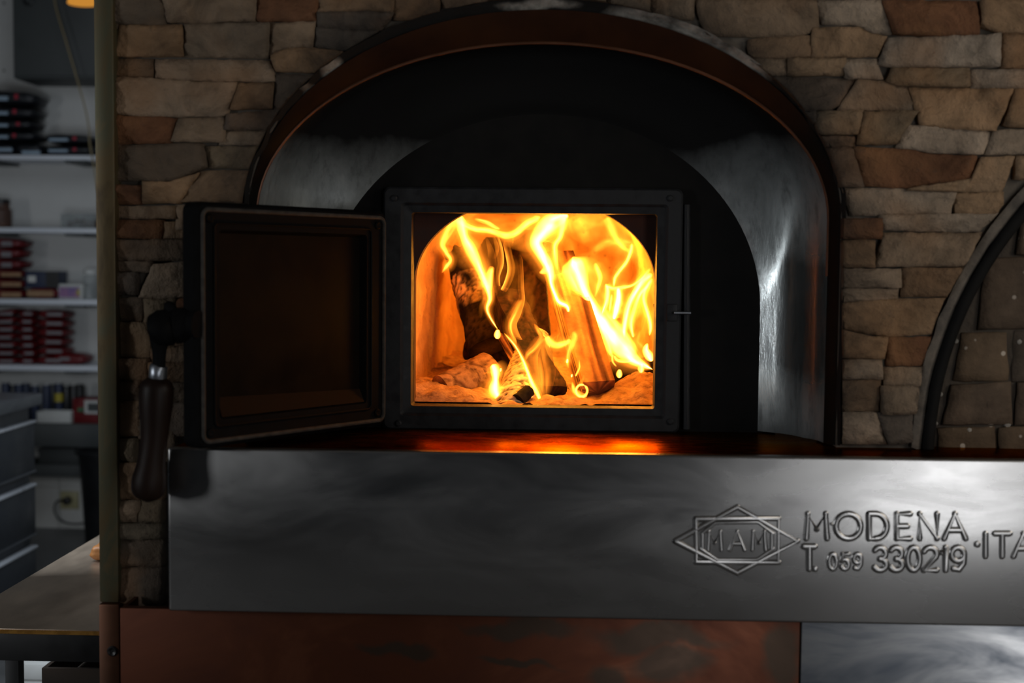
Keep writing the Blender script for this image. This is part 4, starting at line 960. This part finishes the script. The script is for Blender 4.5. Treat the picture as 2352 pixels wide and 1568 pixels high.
tubm = ringloft([rrect and [Vector((cx+x, 4.11+z, b.z+.001)) for x, z in rrect(-hw*.9, hw*.9, -.05, .05, .012)], [Vector((cx+x, 4.11+z, a.z-.012)) for x, z in rrect(-hw*.98, hw*.98, -.056, .056, .014)], [Vector((cx+x, 4.11+z, a.z-.012)) for x, z in rrect(-hw*1.04, hw*1.04, -.06, .06, .014)], [Vector((cx+x, 4.11+z, a.z)) for x, z in rrect(-hw, hw, -.057, .057, .014)], [Vector((cx+x, 4.11+z, a.z)) for x, z in rrect(-hw*.2, hw*.2, -.01, .01, .004)]])
tu = link('tub', tubm, None, M['white'], False); tag(tu, 'white plastic tub with pink and purple print on the third shelf', 'tub'); sub('print_patch', tu, 136, 659, 182, 683, 4.049, 'pinkprint', .012); sub('yellow_spot', tu, 176, 665, 182, 678, 4.046, 'yellow')
p = pt(208, 687, 4.1); jr = MB().lathe((p.x, 4.1, p.z), [(.03, 0), (.04, .006), (.04, .115), (.032, .13)], 20).obj('jar', M['clear'], None, True); tag(jr, 'clear jar with pale lid beside the printed tub', 'jar')
MB().lathe((p.x, 4.1, p.z+.13), [(.036, 0), (.036, .024), (.03, .028)], 20).obj('lid', M['white'], jr, True)
# fourth shelf: piled red packets with white bars
PG = 'red and white packets piled on the fourth shelf'
cols = ((-46, 36, 7, -.16, 'left'), (41, 78, 7, -.03, 'middle'), (84, 150, 6, .04, 'right'))
order = ('lowest', 'second', 'third', 'fourth', 'fifth', 'sixth', 'seventh')
for x0, x1, n_, tl, nm in cols:
    h = (839-712)/n_
    for k in range(n_):
        y1 = 839-h*k; dx = rnd.uniform(-3, 3)
        o = put('packet', 'red packet, %s from below in the %s pile on the fourth shelf' % (order[k], nm) if k else 'red packet, lowest in the %s pile on the fourth shelf' % nm, 'packet', PG, x0+dx, y1-h, x1+dx, y1, 4.03+.004*k, .15, 'red', tl*(.2+k/n_))
        sub('white_bar', o, x0+dx+(x1-x0)*(.52 if nm == 'left' else .35), y1-h*.72, x1+dx-(x1-x0)*.12, y1-h*.35, 4.026+.004*k, 'greyprint')
o = put('packet', 'single red packet lying right of the piles on the fourth shelf', 'packet', PG, 117, 811, 196, 839, 4.03, .14, 'red', .02); sub('white_bar', o, 136, 820, 160, 828, 4.027, 'greyprint')
# counter with cans
CG = 'drink cans on the counter'
cans = ((14,'navy',4.10),(31,'black',4.14),(45,'navy',4.09),(60,'navy',4.13),(82,'navy',4.09),(108,'navy',4.10),(122,'black',4.13),(136,'navy',4.09),(154,'black',4.12),(170,'black',4.09),(183,'black',4.14))
nth = ('first','second','third','fourth','fifth','sixth','seventh','eighth','ninth','tenth','eleventh')
for k, (x, m_, Y) in enumerate(cans):
    p = pt(x, 973, Y); r = .022; h = zs(877+(k*5 % 7), Y)-zs(973, 3.95); z = zs(973, 3.95)
    o = MB().lathe((p.x, Y, z), [(r*.8, 0), (r, .008), (r, h-.02), (r*.78, h-.006)], 16).obj('can', M[m_], None, True)
    tag(o, '%s drink can, %s from the left in the row on the counter' % ('navy' if m_ == 'navy' else 'black', nth[k]), 'can', CG)
    MB().lathe((p.x, Y, z+h-.006), [(r*.78, 0), (r*.8, .004), (r*.7, .004), (r*.68, .001)], 16).obj('can_top', M['white'], o, True)
    if k == 7: MB().lathe((p.x, Y, z+.10), [(r*1.02, 0), (r*1.02, .045)], 16).obj('yellow_label', M['yellow'], o, True)
a, b = pt(83, 945, 3.97), pt(165, 975, 3.97); mb = MB(); z0 = zs(973, 3.95)
mb.box((a.x, 3.97, z0), (b.x, 3.976, a.z)); mb.box((a.x, 4.05, z0), (b.x, 4.055, a.z)); mb.box((a.x, 3.97, z0), (a.x+.006, 4.055, a.z)); mb.box((b.x-.006, 3.97, z0), (b.x, 4.055, a.z)); mb.box((a.x, 3.97, z0), (b.x, 4.055, z0+.005))
tag(mb.obj('tray', M['white'], None, bevel=.002), 'white cardboard tray in front of the cans on the counter', 'tray')
a, b = pt(167, 915, 3.99), pt(228, 973, 3.99); rb_ = bbox('box', (a.x, 3.99, z0), (b.x, 4.12, a.z), M['red'], None, .002); tag(rb_, 'red box with white framed label at right end of the counter', 'box')
sub('label_frame', rb_, 194, 919, 226, 950, 3.987, 'white'); sub('label_panel', rb_, 201, 926, 226, 944, 3.984, 'greybox'); sub('green_patch', rb_, 178, 936, 193, 945, 3.987, 'green')
a, b = pt(92, 1029, 4.1), pt(196, 1066, 4.1); gb = bbox('box', (a.x, 4.08, zs(1066, 4.05)), (b.x, 4.25, a.z), M['greybox'], None, .003); tag(gb, 'plain dark grey box on the low shelf under the counter', 'box')
MB().box((a.x-.004, 4.075, a.z-.02), (b.x+.004, 4.255, a.z+.002)).obj('lid', M['greybox'], gb, bevel=.002)
# wall cabinet, cable, lamp
a, b = pt(22, -200, 3.98), pt(330, 180, 3.98); wc = empty('wall_cabinet', ((a.x+b.x)/2, YB, b.z), 'dark grey wall cabinet above the top shelf', 'cabinet')
bbox('body', (a.x, 4.0, b.z), (b.x, YB, a.z), M['greybox'], wc, .004); bbox('door', (a.x+.012, 3.985, b.z+.012), (b.x-.012, 4.0, a.z-.012), M['greybox'], wc, .003)
MB().tube([pt(65+11*math.cos(k*PI/12), -2+13*math.sin(k*PI/12), 3.97) for k in range(25)], .005, 8, False).obj('pull_ring', M['black'], wc, True)
for x, y in ((9, 7), (9, 162)):
    p = pt(x, y, YB-.002); MB().lathe(p, [(.006, .004), (.006, -.001), (.003, -.002)], 10, 'Y').obj('wall_plug', M['black'], wb, True)
cb = MB().tube(catmull([pt(122,-60,3.9),pt(127,10,3.9),pt(150,90,3.9),pt(175,175,3.9),pt(196,250,3.9),pt(205,300,3.9),pt(206,330,3.9),pt(215,380,3.9),pt(224,440,3.9)], 40), .004, 8).obj('hanging_cable', M['cable'], None, True)
tag(cb, 'thin beige cable hanging down past the black bags', 'cable')
lp0, lp1 = pt(146, -40, 3.4), pt(212, 5, 3.4); lx = (lp0.x+lp1.x)/2; lm = empty('pendant_lamp', (lx, 3.45, lp1.z), 'warm orange glowing lamp at upper left edge of picture', 'lamp')
r = (lp1.x-lp0.x)/2
MB().lathe((lx, 3.45, lp1.z), [(r*.96, 0), (r, .004), (r*.8, .06), (r*.3, .11)], 24).obj('shade', M['lampglow'], lm, True)
MB().tube([(lx, 3.45, lp1.z+.10), (lx, 3.45, 2.9)], .006, 8).obj('stem', M['black'], lm, True)
# socket, plug and lead
a, b = pt(140, 1127, YB-.008), pt(182, 1168, YB-.008); sk = bbox('wall_socket', (a.x, YB-.022, b.z), (b.x, YB-.006, a.z), M['ivory'], None, .003); tag(sk, 'ivory wall socket on the white tiles', 'socket')
cxs = pt(158, 1148, YB-.02); MB().lathe((cxs.x, YB-.024, cxs.z), [(.034, .004), (.034, -.002), (.03, -.002)], 20, 'Y').obj('socket_ring', M['ivory'], sk, True)
pg = MB().lathe((cxs.x-.002, YB-.05, cxs.z), [(.012, -.012), (.02, -.006), (.022, .02), (.022, .026)], 16, 'Y').obj('plug', M['black'], None, True); tag(pg, 'black round plug with looping lead in the ivory socket', 'plug')
MB().tube(catmull([(cxs.x-.01, YB-.05, cxs.z), pt(146,1147,YB-.05), pt(130,1152,YB-.05), pt(125,1168,YB-.04), pt(132,1188,YB-.04), pt(150,1200,YB-.03), pt(176,1203,YB-.03), pt(206,1199,YB-.03), pt(240,1196,YB-.03)], 40), .005, 8).obj('lead', M['black'], pg, True)
# bin
p = ptz(247, 1252, 0); zr = pt(247, 1032, p.y).z; rr_ = .145
bn = MB().lathe((p.x, p.y, 0), [(rr_*.70, .002), (rr_*.74, .01), (rr_*.94, zr-.02), (rr_*1.08, zr-.014), (rr_*1.08, zr), (rr_*.96, zr), (rr_*.90, zr-.04), (rr_*.70, .03)], 36).obj('bin', M['black'], None, True); tag(bn, 'black plastic bin with flared rim beside the socket', 'bin')

# drawer cabinet with steel top
zt_ = .92; pe = ptz(98, 902, zt_); xf = pe.x; yE = pe.y; sc_ = (CAM-pe).length/F
dc = empty('drawer_cabinet', (xf-.3, yE-1, 0), 'low steel drawer cabinet at left edge, worktop seen edge-on', 'cabinet')
zz = lambda py: zt_-(py-902)*sc_
bbox('worktop', (xf-.65, yE-2.2, zz(927)), (xf, yE, zt_), M['steel_dark'], dc, .006)
bbox('body', (xf-.63, yE-2.18, .08), (xf-.045, yE-.03, zz(927)), M['cabinet'], dc, .002)
for py0, py1 in ((962, 1068), (1098, 1205), (1233, 1345)):
    for s in range(3):
        y1_ = yE-.03-.72*s; d_ = bbox('drawer', (xf-.05, y1_-.70, zz(py1)), (xf-.022, y1_, zz(py0)), M['cabinet'], dc, .003)
        bbox('grip_lip', (xf-.045, y1_-.70, zz(py0)-.004), (xf-.014, y1_, zz(py0)+.006), M['shelf'], d_, .002)
        if py1 < 1300: bbox('lower_lip', (xf-.045, y1_-.70, zz(py1)-.004), (xf-.016, y1_, zz(py1)+.004), M['steel_dark'], d_, .002)
for yy in (yE-.12, yE-2.0):
    for xx in (xf-.55, xf-.12): MB().lathe((xx, yy, 0), [(.02, 0), (.016, .02), (.016, .09)], 12).obj('foot', M['black'], dc, True)

# low steel table beside the oven
zT = .68; pa = ptz(232, 1447, zT); pl_ = ptz(222, 1231, zT)
xr_, xl_ = XL-.012, pl_.x; yn = pa.y; yfar = 1.75
tb = empty('work_table', ((xr_+xl_)/2, (yn+yfar)/2, 0), 'low work table with worn steel top and black frame beside the oven', 'table')
bbox('tabletop', (xl_, yn, zT-.012), (xr_, yfar, zT), M['table'], tb, .0025)
MB().box((xl_, yn-.0035, zT-.010), (xr_, yn, zT-.002)).obj('edge_strip', M['glint_edge'], tb)['label'] = 'bright orange strip added on the front edge as its glint'
zap = pt(100, 1520, yn).z
MB().box((xl_+.006, yn+.004, zap), (xr_-.004, yn+.03, zT-.012)).obj('apron', M['tabledark'], tb, bevel=.002)
MB().box((xl_+.006, yn+.03, zap), (xl_+.03, yfar-.01, zT-.012)).obj('apron', M['tabledark'], tb, bevel=.002)
lx0, lx1 = pt(17, 1540, yn+.02).x, pt(48, 1540, yn+.02).x
for yy in (yn+.008, yfar-.05):
    for xx in (lx0, xr_-.04): MB().box((xx, yy, 0), (xx+lx1-lx0, yy+.03, zap)).obj('leg', M['tabledark'], tb, bevel=.002)
p = ptz(254, 1284, zT); r = .040
vs = pillow(.085, .08, .045, 16, 3); bo = link('bread', vs, None, M['orange']); bo.location = (p.x, p.y, zT+.0225); tag(bo, 'small orange-brown lump lying on steel tabletop beside the corner strip', 'food')
# storage under the table
cr = empty('crate', (xl_+.19, .95, 0), 'dark wooden slatted crate under the low work table', 'crate'); ca, cbx = pt(95, 1535, .62).x, xr_-.02
zc0, zc1 = 0, pt(120, 1526, .62).z
for z in [zc1-.075*k for k in range(1, 8)]:
    if z > 0:
        MB().box((ca, .62, z), (cbx, .632, z+.066)).obj('slat', M['darkwood'], cr, bevel=.002); MB().box((ca, 1.1, z), (cbx, 1.112, z+.066)).obj('slat', M['darkwood'], cr, bevel=.002)
        MB().box((ca, .632, z), (ca+.012, 1.1, z+.066)).obj('slat', M['darkwood'], cr, bevel=.002); MB().box((cbx-.012, .632, z), (cbx, 1.1, z+.066)).obj('slat', M['darkwood'], cr, bevel=.002)
MB().box((ca+.012, .632, 0), (cbx-.012, 1.1, .012)).obj('bottom', M['darkwood'], cr)
pw = ptz(72, 1680, 0); zw = pt(70, 1528, 1.25).z
wbx = bbox('box', (pt(30, 1550, 1.2).x, 1.2, 0), (pt(160, 1550, 1.2).x, 1.5, pt(70, 1525, 1.2).z), M['white'], None, .004); tag(wbx, 'white box standing behind the dark crate under the work table', 'box')
MB().box((pt(28, 1550, 1.2).x, 1.195, pt(70, 1560, 1.2).z), (pt(162, 1550, 1.2).x, 1.505, pt(70, 1525, 1.2).z+.003)).obj('lid', M['white'], wbx, bevel=.003)
